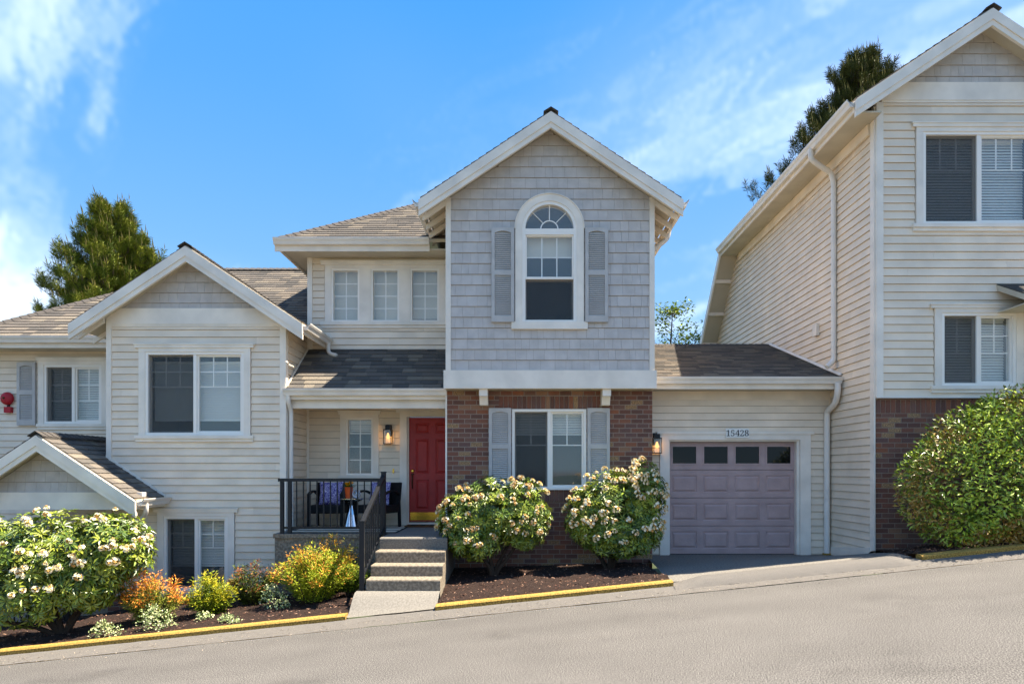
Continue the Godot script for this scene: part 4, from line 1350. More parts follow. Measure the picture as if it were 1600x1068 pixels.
# ---------------------------------------------------------------- steps, railing, porch things
func build_steps() -> void:
	var t := thing("entry_steps", "weathered concrete porch slab and four steps leading to the red door", "steps", Vector3(-1.6, 0.05, -10.0))
	part_box(t, "porch_slab", Vector3(-3.97, -0.6, -12.92), Vector3(-2.14, 0.693, -11.06), M.concrete_old)
	part_box(t, "slab_edge", Vector3(-3.99, 0.63, -11.08), Vector3(-2.14, 0.697, -11.035), M.concrete_old)
	part_box(t, "porch_floor_topping", Vector3(-4.0, 0.693, -12.92), Vector3(-2.14, 0.697, -11.08), M.concrete)
	part_box(t, "landing", Vector3(-2.138, -0.3, -12.92), Vector3(-1.245, 0.695, -11.655), M.concrete)
	var ys := [0.695, 0.525, 0.36, 0.205]
	var zs := [-10.41, -10.10, -9.79, -9.48]
	for i in 4:
		var x1: float = -1.105
		var back: float = -11.65 if i == 0 else zs[i - 1]
		var mb := MB.new()
		var y: float = ys[i]
		var z: float = zs[i]
		var y0 := -0.3
		# rounded nosing
		var prof := [Vector2(back, y), Vector2(z - 0.02, y), Vector2(z - 0.006, y - 0.006), Vector2(z, y - 0.02), Vector2(z - 0.012, y0), Vector2(back, y0)]
		var poly := PackedVector2Array()
		for p in prof:
			poly.append(p)
		var idx := Geometry2D.triangulate_polygon(poly)
		for x in [-2.135, x1]:
			for j in range(0, idx.size(), 3):
				var a := poly[idx[j]]
				var b := poly[idx[j + 1]]
				var c := poly[idx[j + 2]]
				mb.tri(Vector3(x, a.y, a.x), Vector3(x, b.y, b.x), Vector3(x, c.y, c.x), Vector3(signf(x + 1.6), 0, 0))
		for j in 5:
			var a := poly[j]
			var b := poly[j + 1]
			mb.quad(Vector3(-2.135, a.y, a.x), Vector3(x1, a.y, a.x), Vector3(x1, b.y, b.x), Vector3(-2.135, b.y, b.x), Vector3(0, 1, 1) if j < 4 else Vector3(0, -1, 0))
		part(t, "step", mb.mesh(), M.concrete_old if i > 0 else M.concrete)

func build_railing() -> void:
	var g := thing("guard_railing", "black metal guard railing along the porch edge", "railing", Vector3(-3.0, 0.697, -11.12))
	var z := -11.12
	for x in [-3.87, -3.745]:
		part_box(g, "post", Vector3(x - 0.028, 0.697, z - 0.028), Vector3(x + 0.028, 1.565, z + 0.028), M.black)
	part_box(g, "top_rail", Vector3(-3.93, 1.545, z - 0.032), Vector3(-2.235, 1.595, z + 0.032), M.black)
	part_box(g, "bottom_rail", Vector3(-3.84, 0.775, z - 0.016), Vector3(-2.235, 0.81, z + 0.016), M.black)
	for i in 13:
		var x := -3.635 + 0.1105 * i
		part_box(g, "baluster", Vector3(x - 0.009, 0.81, z - 0.009), Vector3(x + 0.009, 1.545, z + 0.009), M.black)
	var s := thing("stair_railing", "black metal stair railing sloping down beside the steps", "railing", Vector3(-2.2, 0.05, -10.2))
	var up := Vector3(-2.2, 0.697, -11.03)
	var low := Vector3(-2.2, 0.05, -9.53)
	for p in [[up, 0.99], [low, 0.95]]:
		var b: Vector3 = p[0]
		part_box(s, "post", b + Vector3(-0.034, -0.02, -0.034), b + Vector3(0.034, p[1], 0.034), M.black)
		part_box(s, "post_cap", b + Vector3(-0.04, p[1], -0.04), b + Vector3(0.04, p[1] + 0.02, 0.04), M.black)
		part_box(s, "base_plate", b + Vector3(-0.06, -0.02, -0.06), b + Vector3(0.06, 0.008, 0.06), M.black)
	var a := up + Vector3(0, 0.94, 0)
	var c := low + Vector3(0, 0.93, 0)
	var top := MB.new()
	top.bar([a, c], 0.062, 0.045)
	part(s, "top_rail", top.mesh(), M.black)
	var bot := MB.new()
	bot.bar([up + Vector3(0, 0.10, 0), low + Vector3(0, 0.17, 0)], 0.03, 0.034)
	part(s, "bottom_rail", bot.mesh(), M.black)
	for i in range(1, 12):
		var k := i / 12.0
		var hi := a.lerp(c, k)
		var lo := (up + Vector3(0, 0.10, 0)).lerp(low + Vector3(0, 0.17, 0), k)
		part_box(s, "baluster", Vector3(hi.x - 0.009, lo.y, hi.z - 0.009), Vector3(hi.x + 0.009, hi.y, hi.z + 0.009), M.black)
	var e := thing("porch_railing", "black metal railing half hidden behind the big rhododendron", "railing", Vector3(-8.0, -0.86, -10.95))
	for x in [-9.0, -7.25]:
		part_box(e, "post", Vector3(x - 0.03, -0.86, -10.98), Vector3(x + 0.03, 0.05, -10.92), M.black)
	part_box(e, "top_rail", Vector3(-9.0, -0.02, -10.98), Vector3(-7.25, 0.03, -10.92), M.black)
	part_box(e, "bottom_rail", Vector3(-9.0, -0.74, -10.965), Vector3(-7.25, -0.70, -10.935), M.black)
	for i in 15:
		var x := -8.9 + i * 0.113
		part_box(e, "baluster", Vector3(x - 0.009, -0.70, -10.959), Vector3(x + 0.009, -0.02, -10.941), M.black)

func armchair(label: String, where: Vector3, turn: float) -> Node3D:
	var t := thing("porch_chair", label, "chair", Vector3.ZERO, "wicker chairs on the porch")
	var w := 0.29
	for x in [-w, w]:
		var f := MB.new()
		f.bar([Vector3(x, 0, 0.27), Vector3(x, 0.60, 0.27)], 0.045, 0.045)
		part(t, "leg", f.mesh(), M.wicker)
		var b := MB.new()
		b.bar([Vector3(x, 0, -0.28), Vector3(x, 0.45, -0.25), Vector3(x, 0.80, -0.31)], 0.045, 0.045)
		part(t, "leg", b.mesh(), M.wicker)
		var arm := MB.new()
		var pts := []
		for i in 9:
			var a := i / 8.0
			pts.append(Vector3(x, 0.585 + 0.065 * sin(PI * a), lerpf(0.285, -0.26, a)))
		arm.bar(pts, 0.055, 0.03)
		part(t, "armrest", arm.mesh(), M.wicker)
		part(t, "side_rail", bx(Vector3(x - 0.02, 0.26, -0.25), Vector3(x + 0.02, 0.40, 0.25)), M.wicker)
	var s := MB.new()
	s.cbox(Vector3(-w + 0.02, 0.26, -0.25), Vector3(w - 0.02, 0.40, 0.29), 0.02)
	part(t, "seat", s.mesh(), M.wicker)
	var bk := MB.new()
	bk.hex([Vector3(-w + 0.02, 0.38, -0.27), Vector3(w - 0.02, 0.38, -0.27), Vector3(w - 0.02, 0.38, -0.22), Vector3(-w + 0.02, 0.38, -0.22),
		Vector3(-w + 0.02, 0.80, -0.335), Vector3(w - 0.02, 0.80, -0.335), Vector3(w - 0.02, 0.80, -0.285), Vector3(-w + 0.02, 0.80, -0.285)])
	part(t, "backrest", bk.mesh(), M.wicker)
	t.transform = Transform3D(Basis(Vector3.UP, turn), where)
	return t

func cushion(label: String, where: Vector3, turn: float) -> void:
	var t := thing("cushion", label, "cushion", where, "patterned cushions on the porch chairs")
	var n := 14
	var h := 0.215
	var mb := MB.new()
	var at_ := func(i: int, j: int, e: float):
		var u := float(i) / n * 2 - 1
		var v := float(j) / n * 2 - 1
		var pull := 1.0 - 0.07 * (1.0 - u * u) * absf(v) - 0.07 * (1.0 - v * v) * absf(u)
		var thick := 0.075 * pow(maxf(0.0, (1 - u * u) * (1 - v * v)), 0.45)
		return Vector3(u * h * pull, v * h * pull, e * thick)
	for e in [-1.0, 1.0]:
		for i in n:
			for j in n:
				mb.quad(at_.call(i, j, e), at_.call(i + 1, j, e), at_.call(i + 1, j + 1, e), at_.call(i, j + 1, e), Vector3(0, 0, e))
	part(t, "cover", mb.mesh(), M.cushion, Transform3D(Basis(Vector3.UP, turn) * Basis(Vector3.RIGHT, -0.17), where))

func build_porch_things() -> void:
	var fy := 0.697
	var r := thing("porch_rug", "black porch rug with cream stripes under the chairs", "rug", Vector3(-3.0, fy, -11.95))
	part_box(r, "rug_base", Vector3(-3.85, fy, -12.72), Vector3(-2.03, fy + 0.008, -11.22), M.rug)
	for i in 4:
		var z := -12.66 + i * 0.38
		part_box(r, "stripe", Vector3(-3.83, fy + 0.008, z), Vector3(-2.06, fy + 0.011, z + 0.20), M.cream)
	armchair("black wicker armchair at the left end of the porch", Vector3(-3.43, fy + 0.011, -12.30), 0.0)
	armchair("black wicker armchair beside the red door, partly behind the railing", Vector3(-2.56, fy + 0.011, -12.30), -0.35)
	cushion("purple and white patterned cushion on the left porch chair", Vector3(-3.43, fy + 0.615, -12.41), 0.0)
	cushion("purple and white patterned cushion on the porch chair by the door", Vector3(-2.545, fy + 0.615, -12.41), -0.35)
	var tb := thing("side_table", "round chrome hourglass side table between the porch chairs", "table", Vector3(-2.99, fy + 0.011, -12.12))
	var b := MB.new()
	b.lathe([Vector2(0.0, 0.0), Vector2(0.15, 0.0), Vector2(0.15, 0.02), Vector2(0.12, 0.12), Vector2(0.085, 0.24), Vector2(0.05, 0.34), Vector2(0.032, 0.40), Vector2(0.05, 0.43)], Vector3.ZERO, 28)
	part(tb, "pedestal", b.mesh(), M.chrome, at(-2.99, fy + 0.011, -12.12))
	var tp := MB.new()
	tp.lathe([Vector2(0.03, 0.41), Vector2(0.10, 0.45), Vector2(0.185, 0.49), Vector2(0.205, 0.51), Vector2(0.205, 0.525), Vector2(0.0, 0.525)], Vector3.ZERO, 28)
	part(tb, "table_top", tp.mesh(), M.chrome, at(-2.99, fy + 0.011, -12.12))
	var ty := fy + 0.011 + 0.526
	var fp := thing("flower_pot", "orange pot of yellow flowers on the chrome table", "flower pot", Vector3(-3.03, ty, -12.1))
	var pt := MB.new()
	pt.lathe([Vector2(0.0, 0.0), Vector2(0.055, 0.0), Vector2(0.07, 0.17), Vector2(0.073, 0.20), Vector2(0.062, 0.20), Vector2(0.058, 0.17), Vector2(0.0, 0.165)], Vector3.ZERO, 20)
	part(fp, "pot", pt.mesh(), M.orange, at(-3.03, ty, -12.1))
	var gl := MB.new()
	gl.colored = true
	for i in 60:
		gl.leaf(Vector3(rng.randf_range(-0.05, 0.05), 0.18, rng.randf_range(-0.05, 0.05)), Vector3(rng.randf_range(-1, 1), rng.randf_range(0.4, 1.5), rng.randf_range(-1, 1)).normalized(), Vector3.UP, 0.09, 0.03, 0.1, lin(0.25, 0.42, 0.12))
	part(fp, "leaves", gl.mesh(), M.leafmatt, at(-3.03, ty, -12.1))
	for i in 9:
		var fl := MB.new()
		fl.colored = true
		for k in 22:
			fl.leaf(Vector3.ZERO, Vector3(rng.randf_range(-1, 1), rng.randf_range(0.0, 1.2), rng.randf_range(-1, 1)).normalized(), Vector3.UP, 0.036, 0.02, 0.15, lin(0.93, rng.randf_range(0.58, 0.74), 0.10))
		var a := i * 2.4
		var q := 0.02 + 0.055 * sqrt(i / 9.0)
		part(fp, "flower", fl.mesh(), M.petal, at(-3.03 + q * cos(a), ty + 0.255 - q * 0.5 + 0.02 * (i % 3), -12.1 + q * sin(a)))
	var ob := thing("decorative_orb", "silver wire ball beside the orange flower pot", "ornament", Vector3(-2.885, ty, -12.06))
	for i in 14:
		var ringm := MB.new()
		var pts := []
		for k in 25:
			pts.append(Vector3(cos(TAU * k / 24), sin(TAU * k / 24), 0) * 0.073)
		ringm.tube(pts, 0.0045, 0.0045, 5, false)
		part(ob, "wire_ring", ringm.mesh(), M.chrome, Transform3D(Basis(Vector3(rng.randf_range(-1, 1), rng.randf_range(-1, 1), rng.randf_range(-1, 1)).normalized(), rng.randf_range(0, PI)), Vector3(-2.885, ty + 0.078, -12.06)))
	var mt := thing("doormat", "brown coir doormat in front of the red door", "doormat", Vector3(-1.72, fy, -12.6))
	part_box(mt, "mat", Vector3(-2.10, 0.695, -12.82), Vector3(-1.34, 0.717, -12.40), M.coir)
	for i in 4:
		part_box(mt, "mat_stripe", Vector3(-2.0 + i * 0.17, 0.717, -12.74), Vector3(-1.91 + i * 0.17, 0.720, -12.48), M.rug)

func lantern(label: String, p: Vector3) -> void:
	var t := thing("wall_lantern", label, "lantern", p, "lit wall lanterns")
	part_box(t, "back_plate", p + Vector3(-0.055, -0.02, 0.024), p + Vector3(0.055, 0.20, 0.04), M.black)
	part_box(t, "arm", p + Vector3(-0.015, 0.13, 0.04), p + Vector3(0.015, 0.16, 0.12), M.black)
	part_box(t, "roof", p + Vector3(-0.075, 0.09, 0.045), p + Vector3(0.075, 0.11, 0.195), M.black)
	part_box(t, "cap", p + Vector3(-0.045, 0.11, 0.075), p + Vector3(0.045, 0.18, 0.165), M.black)
	part_box(t, "base", p + Vector3(-0.075, -0.17, 0.045), p + Vector3(0.075, -0.155, 0.195), M.black)
	for x in [-0.069, 0.069]:
		for z in [0.051, 0.189]:
			part_box(t, "frame_bar", p + Vector3(x - 0.006, -0.155, z - 0.006), p + Vector3(x + 0.006, 0.09, z + 0.006), M.black)
	part_box(t, "glass", p + Vector3(-0.062, -0.154, 0.178), p + Vector3(0.062, 0.089, 0.182), M.lampglass)
	var b := MB.new()
	b.lathe([Vector2(0.0, -0.05), Vector2(0.025, -0.04), Vector2(0.034, 0.0), Vector2(0.022, 0.04), Vector2(0.014, 0.07), Vector2(0.0, 0.07)], Vector3.ZERO, 14)
	part(t, "bulb", b.mesh(), M.bulb, Transform3D(Basis(), p + Vector3(0, -0.03, 0.12)))
	var l := OmniLight3D.new()
	l.light_color = Color(1.0, 0.75, 0.42)
	l.light_energy = 0.004
	l.light_size = 0.03
	l.omni_range = 6.0
	l.omni_attenuation = 2.0
	l.shadow_enabled = true
	l.name = "bulb_light"
	t.add_child(l)
	l.global_position = p + Vector3(0, -0.03, 0.12)

func build_fixtures() -> void:
	lantern("lit black lantern on the porch wall left of the red door", Vector3(-2.47, 2.39, -12.92))
	lantern("lit black lantern on the garage wall, half hidden by the brick corner", Vector3(2.455, 2.20, -12.32))
	var s := thing("house_number_sign", "white plate with the house number 15428 above the garage door", "sign", Vector3(3.91, 2.36, -12.25))
	part_box(s, "plate", Vector3(3.70, 2.312, -12.253), Vector3(4.115, 2.478, -12.245), M.plaque)
	var tm := TextMesh.new()
	var f := SystemFont.new()
	f.font_names = PackedStringArray(["Droid Serif"])
	f.font_italic = true
	tm.font = f
	tm.text = "15428"
	tm.font_size = 48
	tm.pixel_size = 0.0031
	tm.depth = 0.006
	part(s, "digits", tm, M.rug, at(3.907, 2.395, -12.2415))
	var b := thing("alarm_bell", "round red alarm bell on the siding left of the shutter", "alarm bell", Vector3(-9.78, 3.0, -13.07))
	var d := MB.new()
	d.lathe([Vector2(0.0, 0.075), Vector2(0.04, 0.073), Vector2(0.085, 0.06), Vector2(0.115, 0.035), Vector2(0.125, 0.0), Vector2(0.0, 0.0)], Vector3.ZERO, 28)
	var face := Basis(Vector3.RIGHT, PI / 2)
	part(b, "gong", d.mesh(), M.bell, Transform3D(face, Vector3(-9.78, 3.10, -13.03)))
	var sc := MB.new()
	sc.lathe([Vector2(0.0, 0.015), Vector2(0.018, 0.012), Vector2(0.022, 0.0)], Vector3.ZERO, 12)
	part(b, "screw", sc.mesh(), M.bronze, Transform3D(face, Vector3(-9.80, 3.105, -12.955)))
	part_box(b, "mount", Vector3(-9.82, 3.06, -13.07), Vector3(-9.74, 3.14, -13.03), M.bell)
	part_box(b, "bracket", Vector3(-9.80, 2.93, -13.07), Vector3(-9.76, 3.0, -13.04), M.black)
	part_box(b, "strobe", Vector3(-9.83, 2.83, -13.07), Vector3(-9.70, 2.94, -13.0), M.bell)

# ---------------------------------------------------------------- plants
func on_lobes(r: RandomNumberGenerator, lobes: Array, deep: float) -> Array:
	# a point on (or a little inside) a union of ellipsoids, with the outward direction there
	for tries in 40:
		var l: Array = lobes[r.randi() % lobes.size()]
		var c: Vector3 = l[0]
		var s: Vector3 = l[1]
		var d := Vector3(r.randfn(), r.randfn(), r.randfn()).normalized()
		var k := r.randf_range(1.0 - deep, 1.04)
		var p := c + d * s * k
		var buried := false
		for m in lobes:
			if m != l:
				var q: Vector3 = (p - m[0]) / m[1]
				if q.length() < 1.0 - deep * 1.1:
					buried = true
					break
		if not buried:
			return [p, (d / s).normalized(), k]
	return [lobes[0][0], Vector3.UP, 1.0]

func stems(t: Node3D, base: Vector3, tips: Array, r0: float) -> void:
	for tip in tips:
		var mb := MB.new()
		var mid: Vector3 = base.lerp(tip, 0.45) + Vector3(rng.randf_range(-0.06, 0.06), -0.03, rng.randf_range(-0.06, 0.06))
		mb.tube([base + (tip - base) * 0.02 + Vector3(0, -0.08, 0), base.lerp(mid, 0.5), mid, mid.lerp(tip, 0.6), tip], r0, r0 * 0.35, 7)
		part(t, "trunk", mb.mesh(), M.bark)

func rhododendron(label: String, base: Vector3, lobes: Array, count: int, flowers: int, sd: int, ll := 0.115) -> void:
	var t := thing("rhododendron", label, "shrub", base, "flowering rhododendron shrubs")
	var r := RandomNumberGenerator.new()
	r.seed = sd
	var mb := MB.new()
	mb.colored = true
	var greens := [lin(0.43, 0.50, 0.14), lin(0.34, 0.43, 0.13), lin(0.49, 0.54, 0.16), lin(0.56, 0.59, 0.19), lin(0.27, 0.36, 0.12)]
	for i in count:
		var q := on_lobes(r, lobes, 0.42)
		var p: Vector3 = q[0]
		var n: Vector3 = (q[1] + Vector3(0, 0.55, 0)).normalized()
		var side := n.cross(Vector3(r.randf_range(-1, 1), 0.2, r.randf_range(-1, 1))).normalized()
		var oth := n.cross(side)
		var k := r.randi_range(7, 11)
		var c: Color = greens[r.randi() % 5]
		for j in k:
			var a := TAU * j / k + r.randf() * 0.5
			var lift := r.randf_range(-0.25, 0.55)
			var d := (side * cos(a) + oth * sin(a) + n * lift).normalized()
			var cc := c * r.randf_range(0.8, 1.25)
			mb.leaf(p + d * 0.012, d, n, ll * r.randf_range(0.75, 1.2), ll * r.randf_range(0.27, 0.36), 0.12, Color(cc.r, cc.g, cc.b))
		if r.randf() < 0.3:
			mb.leaf(p, n, side, ll * 0.5, ll * 0.15, 0.1, lin(0.55, 0.62, 0.22))
	part(t, "foliage", mb.mesh(), M.leaf)
	# flower trusses: three shapes shared between the heads
	var heads := []
	for v in 3:
		var f := MB.new()
		f.colored = true
		for k in 15:
			var d := Vector3(r.randfn(), absf(r.randfn()) * 0.9 + 0.1, r.randfn()).normalized()
			var o := d * r.randf_range(0.045, 0.07)
			var s := d.cross(Vector3(0.2, 0.9, 0.4)).normalized()
			var u := s.cross(d)
			var fade := r.randf()
			var cl := lin(0.95, 0.91, 0.79) if fade > 0.42 else (lin(0.90, 0.80, 0.56) if fade > 0.2 else lin(0.76, 0.58, 0.32))
			for m in 5:
				var a := TAU * m / 5.0 + k
				f.leaf(o, (s * cos(a) + u * sin(a) + d * 0.45).normalized(), d, 0.034, 0.028, 0.1, cl)
		heads.append(f.mesh())
	var made := 0
	var tries := 0
	while made < flowers and tries < flowers * 20:
		tries += 1
		var q := on_lobes(r, lobes, 0.03)
		var n: Vector3 = q[1]
		if n.y < -0.3 or n.z < -0.2:
			continue
		made += 1
		var up := (n + Vector3(0, 0.6, 0)).normalized()
		var s := up.cross(Vector3(0.3, 0.2, 0.9)).normalized()
		var sc := r.randf_range(0.5, 0.85)
		part(t, "flower_cluster", heads[r.randi() % 3], M.petal, Transform3D(Basis(s, up, s.cross(up)).scaled(Vector3.ONE * sc), q[0] + up * 0.02))
	var tips := []
	for l in lobes:
		tips.append((l[0] as Vector3) + Vector3(0, -l[1].y * 0.3, 0))
	stems(t, base, tips, 0.04)

func clipped_bush(label: String, base: Vector3, lobes: Array, count: int, sd: int) -> void:
	var t := thing("clipped_bush", label, "shrub", base)
	var r := RandomNumberGenerator.new()
	r.seed = sd
	var patch := FastNoiseLite.new()
	patch.seed = sd
	patch.frequency = 0.9
	var mb := MB.new()
	mb.colored = true
	for i in count:
		var q := on_lobes(r, lobes, 0.22)
		var p: Vector3 = q[0]
		var n: Vector3 = q[1]
		p += n * 0.05 * patch.get_noise_3dv(p * 3.0)
		var young := patch.get_noise_3dv(p) + r.randf_range(-0.35, 0.35)
		var cl := lin(0.48, 0.57, 0.16)
		if young > 0.30:
			cl = lin(0.56, 0.45, 0.19)
		elif young > 0.12:
			cl = lin(0.52, 0.53, 0.18)
		elif young < -0.15:
			cl = lin(0.61, 0.68, 0.20)
		cl = cl * r.randf_range(0.75, 1.25)
		var d := (n * r.randf_range(0.2, 0.9) + Vector3(r.randf_range(-1, 1), r.randf_range(-0.7, 0.8), r.randf_range(-1, 1))).normalized()
		mb.leaf(p, d, (n + Vector3(0, 0.5, 0)).normalized(), r.randf_range(0.06, 0.10), r.randf_range(0.022, 0.034), 0.12, Color(cl.r, cl.g, cl.b))
	part(t, "foliage", mb.mesh(), M.leaf)
	var tips := []
	for l in lobes:
		tips.append(l[0])
	stems(t, base, tips, 0.035)

# upright canes carrying airy sprays of small leaflets, coloured at the tips
func nandina(label: String, base: Vector3, wide: float, tall: float, canes: int, low: Color, high: Color, share: float, sd: int, group := "nandina shrubs in the bed") -> void:
	var t := thing("nandina_shrub", label, "shrub", base, group)
	var r := RandomNumberGenerator.new()
	r.seed = sd
	var mb := MB.new()
	mb.colored = true
	var wood := MB.new()
	for i in canes:
		var a := TAU * r.randf()
		var k := sqrt(r.randf())
		var foot := base + Vector3(cos(a), 0, sin(a)) * wide * 0.22 * k
		var tip := base + Vector3(cos(a) * wide * k, tall * r.randf_range(0.62, 1.0) * (1.0 - 0.42 * k * k), sin(a) * wide * k * 0.8)
		var bend := foot.lerp(tip, 0.5) + Vector3(0, 0.12 * tall, 0)
		wood.tube([foot + Vector3(0, -0.04, 0), bend, tip], 0.006, 0.002, 4, false)
		for s in 16:
			var f := 0.10 + 0.90 * s / 15.0
			var p := foot.lerp(bend, f).lerp(bend.lerp(tip, f), f)
			var out := Vector3(cos(a), 0, sin(a)) * k
			var red := f > 0.70 and r.randf() < share
			for m in 7:
				var d := (Vector3(r.randf_range(-1, 1), r.randf_range(-0.1, 0.9), r.randf_range(-1, 1)) + out * 0.6).normalized()
				var o := p + d * r.randf_range(0.0, 0.09)
				var cl := (high if red else low) * r.randf_range(0.75, 1.3)
				mb.leaf(o, d, Vector3(r.randf_range(-0.4, 0.4), 1, r.randf_range(-0.4, 0.4)), r.randf_range(0.035, 0.06), r.randf_range(0.012, 0.019), 0.1, Color(cl.r, cl.g, cl.b))
	part(t, "foliage", mb.mesh(), M.leafmatt)
	part(t, "stems", wood.mesh(), M.bark)

func euonymus(label: String, base: Vector3, wide: float, tall: float, count: int, sd: int) -> void:
	var t := thing("variegated_shrub", label, "shrub", base, "low variegated shrubs")
	var r := RandomNumberGenerator.new()
	r.seed = sd
	var lobes := [[base + Vector3(0, tall * 0.42, 0), Vector3(wide, tall * 0.5, wide * 0.8)], [base + Vector3(-wide * 0.25, tall * 0.66, 0), Vector3(wide * 0.5, tall * 0.38, wide * 0.45)], [base + Vector3(wide * 0.45, tall * 0.3, 0.03), Vector3(wide * 0.55, tall * 0.33, wide * 0.5)]]
	var mb := MB.new()
	mb.colored = true
	for i in count:
		var q := on_lobes(r, lobes, 0.5)
		var n: Vector3 = q[1]
		var d := (n * 0.6 + Vector3(r.randf_range(-1, 1), r.randf_range(-0.2, 1), r.randf_range(-1, 1))).normalized()
		var cl: Color = [lin(0.80, 0.80, 0.62), lin(0.70, 0.73, 0.52), lin(0.42, 0.50, 0.30), lin(0.52, 0.58, 0.36)][r.randi() % 4]
		var ln := r.randf_range(0.022, 0.036)
		mb.leaf(q[0], d, (n + Vector3.UP).normalized(), ln, ln * 0.62, 0.08, cl)
	part(t, "foliage", mb.mesh(), M.leafmatt)
	var tips := []
	for l in lobes:
		tips.append(l[0])
	stems(t, base, tips, 0.010)

func pine(label: String, base: Vector3, tall: float, from_y: float, reach: float, low: Color, high: Color, sd: int) -> void:
	var t := thing("pine_tree", label, "tree", base, "pine trees behind the houses")
	var r := RandomNumberGenerator.new()
	r.seed = sd
	var tr := MB.new()
	tr.tube([base + Vector3(0, -0.4, 0), base + Vector3(0.05, tall * 0.4, 0), base + Vector3(0, tall * 0.75, 0.05), base + Vector3(0, tall * 0.97, 0)], 0.26, 0.03, 9)
	part(t, "trunk", tr.mesh(), M.bark)
	var wood := MB.new()
	var mb := MB.new()
	mb.colored = true
	var shoots := []
	var y := from_y
	while y < tall * 0.97:
		var f := (y - from_y) / (tall - from_y)
		var len := reach * pow(1.0 - f, 0.9) * 1.0 + 0.25
		var k := 6
		for i in k:
			var a := TAU * i / k + r.randf() * 0.9
			var l := len * r.randf_range(0.55, 1.08)
			var p0 := base + Vector3(0, y + r.randf_range(-0.15, 0.15), 0)
			var dir := Vector3(cos(a), 0, sin(a))
			var p1 := p0 + dir * l * 0.6 + Vector3(0, l * 0.12, 0)
			var p2 := p0 + dir * l + Vector3(0, l * 0.42, 0)
			wood.tube([p0, p1, p2], 0.045 * (1 - f) + 0.012, 0.008, 5, false)
			var m := int(10 + l * 15)
			for s in m:
				var q := 0.25 + 0.75 * (s + r.randf()) / m
				var p := p0.lerp(p1, q).lerp(p1.lerp(p2, q), q)
				var sd2 := Vector3(-dir.z, 0, dir.x) * r.randf_range(-1, 1) * 0.42 * l * 0.5
				var tw := p + sd2 + Vector3(r.randf_range(-0.1, 0.1), r.randf_range(-0.05, 0.22), r.randf_range(-0.1, 0.1))
				shoots.append([tw, (dir * 0.22 + sd2 * 0.15 + Vector3(0, 1.0, 0)).normalized(), r.randf_range(0.22, 0.42)])
		y += 0.36
	for s in shoots:
		var p: Vector3 = s[0]
		var u: Vector3 = s[1]
		var l: float = s[2]
		var v := u.cross(Vector3(0.4, 0.1, 0.9)).normalized()
		var w := u.cross(v)
		wood.tube([p - u * 0.12, p + u * l], 0.008, 0.004, 3, false)
		var tone := low.lerp(high, r.randf())
		for k in 46:
			var h := l * r.randf()
			var a := r.randf() * TAU
			var d := (v * cos(a) + w * sin(a) + u * r.randf_range(0.5, 1.4)).normalized()
			var cl := tone * r.randf_range(0.7, 1.3)
			mb.leaf(p + u * h, d, u, r.randf_range(0.15, 0.24), 0.015, 0.0, Color(cl.r, cl.g, cl.b))
		if r.randf() < 0.5:
			mb.leaf(p + u * l, (u + Vector3(0, 0.8, 0)).normalized(), v, r.randf_range(0.2, 0.42), 0.03, 0.3, lin(0.62, 0.54, 0.30))
	part(t, "crown", mb.mesh(), M.needle)
	part(t, "branches", wood.mesh(), M.bark)

func leafy_tree(label: String, base: Vector3, tall: float, sd: int) -> void:
	var t := thing("leafy_tree", label, "tree", base)
	var r := RandomNumberGenerator.new()
	r.seed = sd
	var tr := MB.new()
	tr.tube([base + Vector3(0, -0.4, 0), base + Vector3(0.1, tall * 0.5, 0), base + Vector3(-0.15, tall * 0.8, 0), base + Vector3(-0.05, tall, 0)], 0.09, 0.012, 7)
	part(t, "trunk", tr.mesh(), M.bark)
	var mb := MB.new()
	mb.colored = true
	var wood := MB.new()
	for i in 46:
		var f := r.randf_range(0.5, 1.0)
		var p0 := base + Vector3(0, tall * f, 0)
		var l := (1.15 - f) * 2.4 + 0.25
		var a := r.randf() * TAU
		var p1 := p0 + Vector3(cos(a) * l, l * 0.7, sin(a) * l)
		if p1.y > base.y + tall + 0.15:
			p1.y = base.y + tall + 0.15 * r.randf()
		wood.tube([p0, p0.lerp(p1, 0.5) + Vector3(0, 0.05, 0), p1], 0.012, 0.005, 4, false)
		for k in 26:
			var p := p0.lerp(p1, r.randf_range(0.3, 1.05)) + Vector3(r.randfn(), r.randfn(), r.randfn()) * 0.10
			var cl := lin(0.55, 0.60, 0.20).lerp(lin(0.42, 0.50, 0.17), r.randf()) * r.randf_range(0.8, 1.3)
			mb.leaf(p, Vector3(r.randf_range(-1, 1), r.randf_range(-0.5, 0.7), r.randf_range(-1, 1)).normalized(), Vector3.UP, 0.15, 0.10, 0.1, Color(cl.r, cl.g, cl.b))
	part(t, "crown", mb.mesh(), M.leafmatt)
	part(t, "branches", wood.mesh(), M.bark)

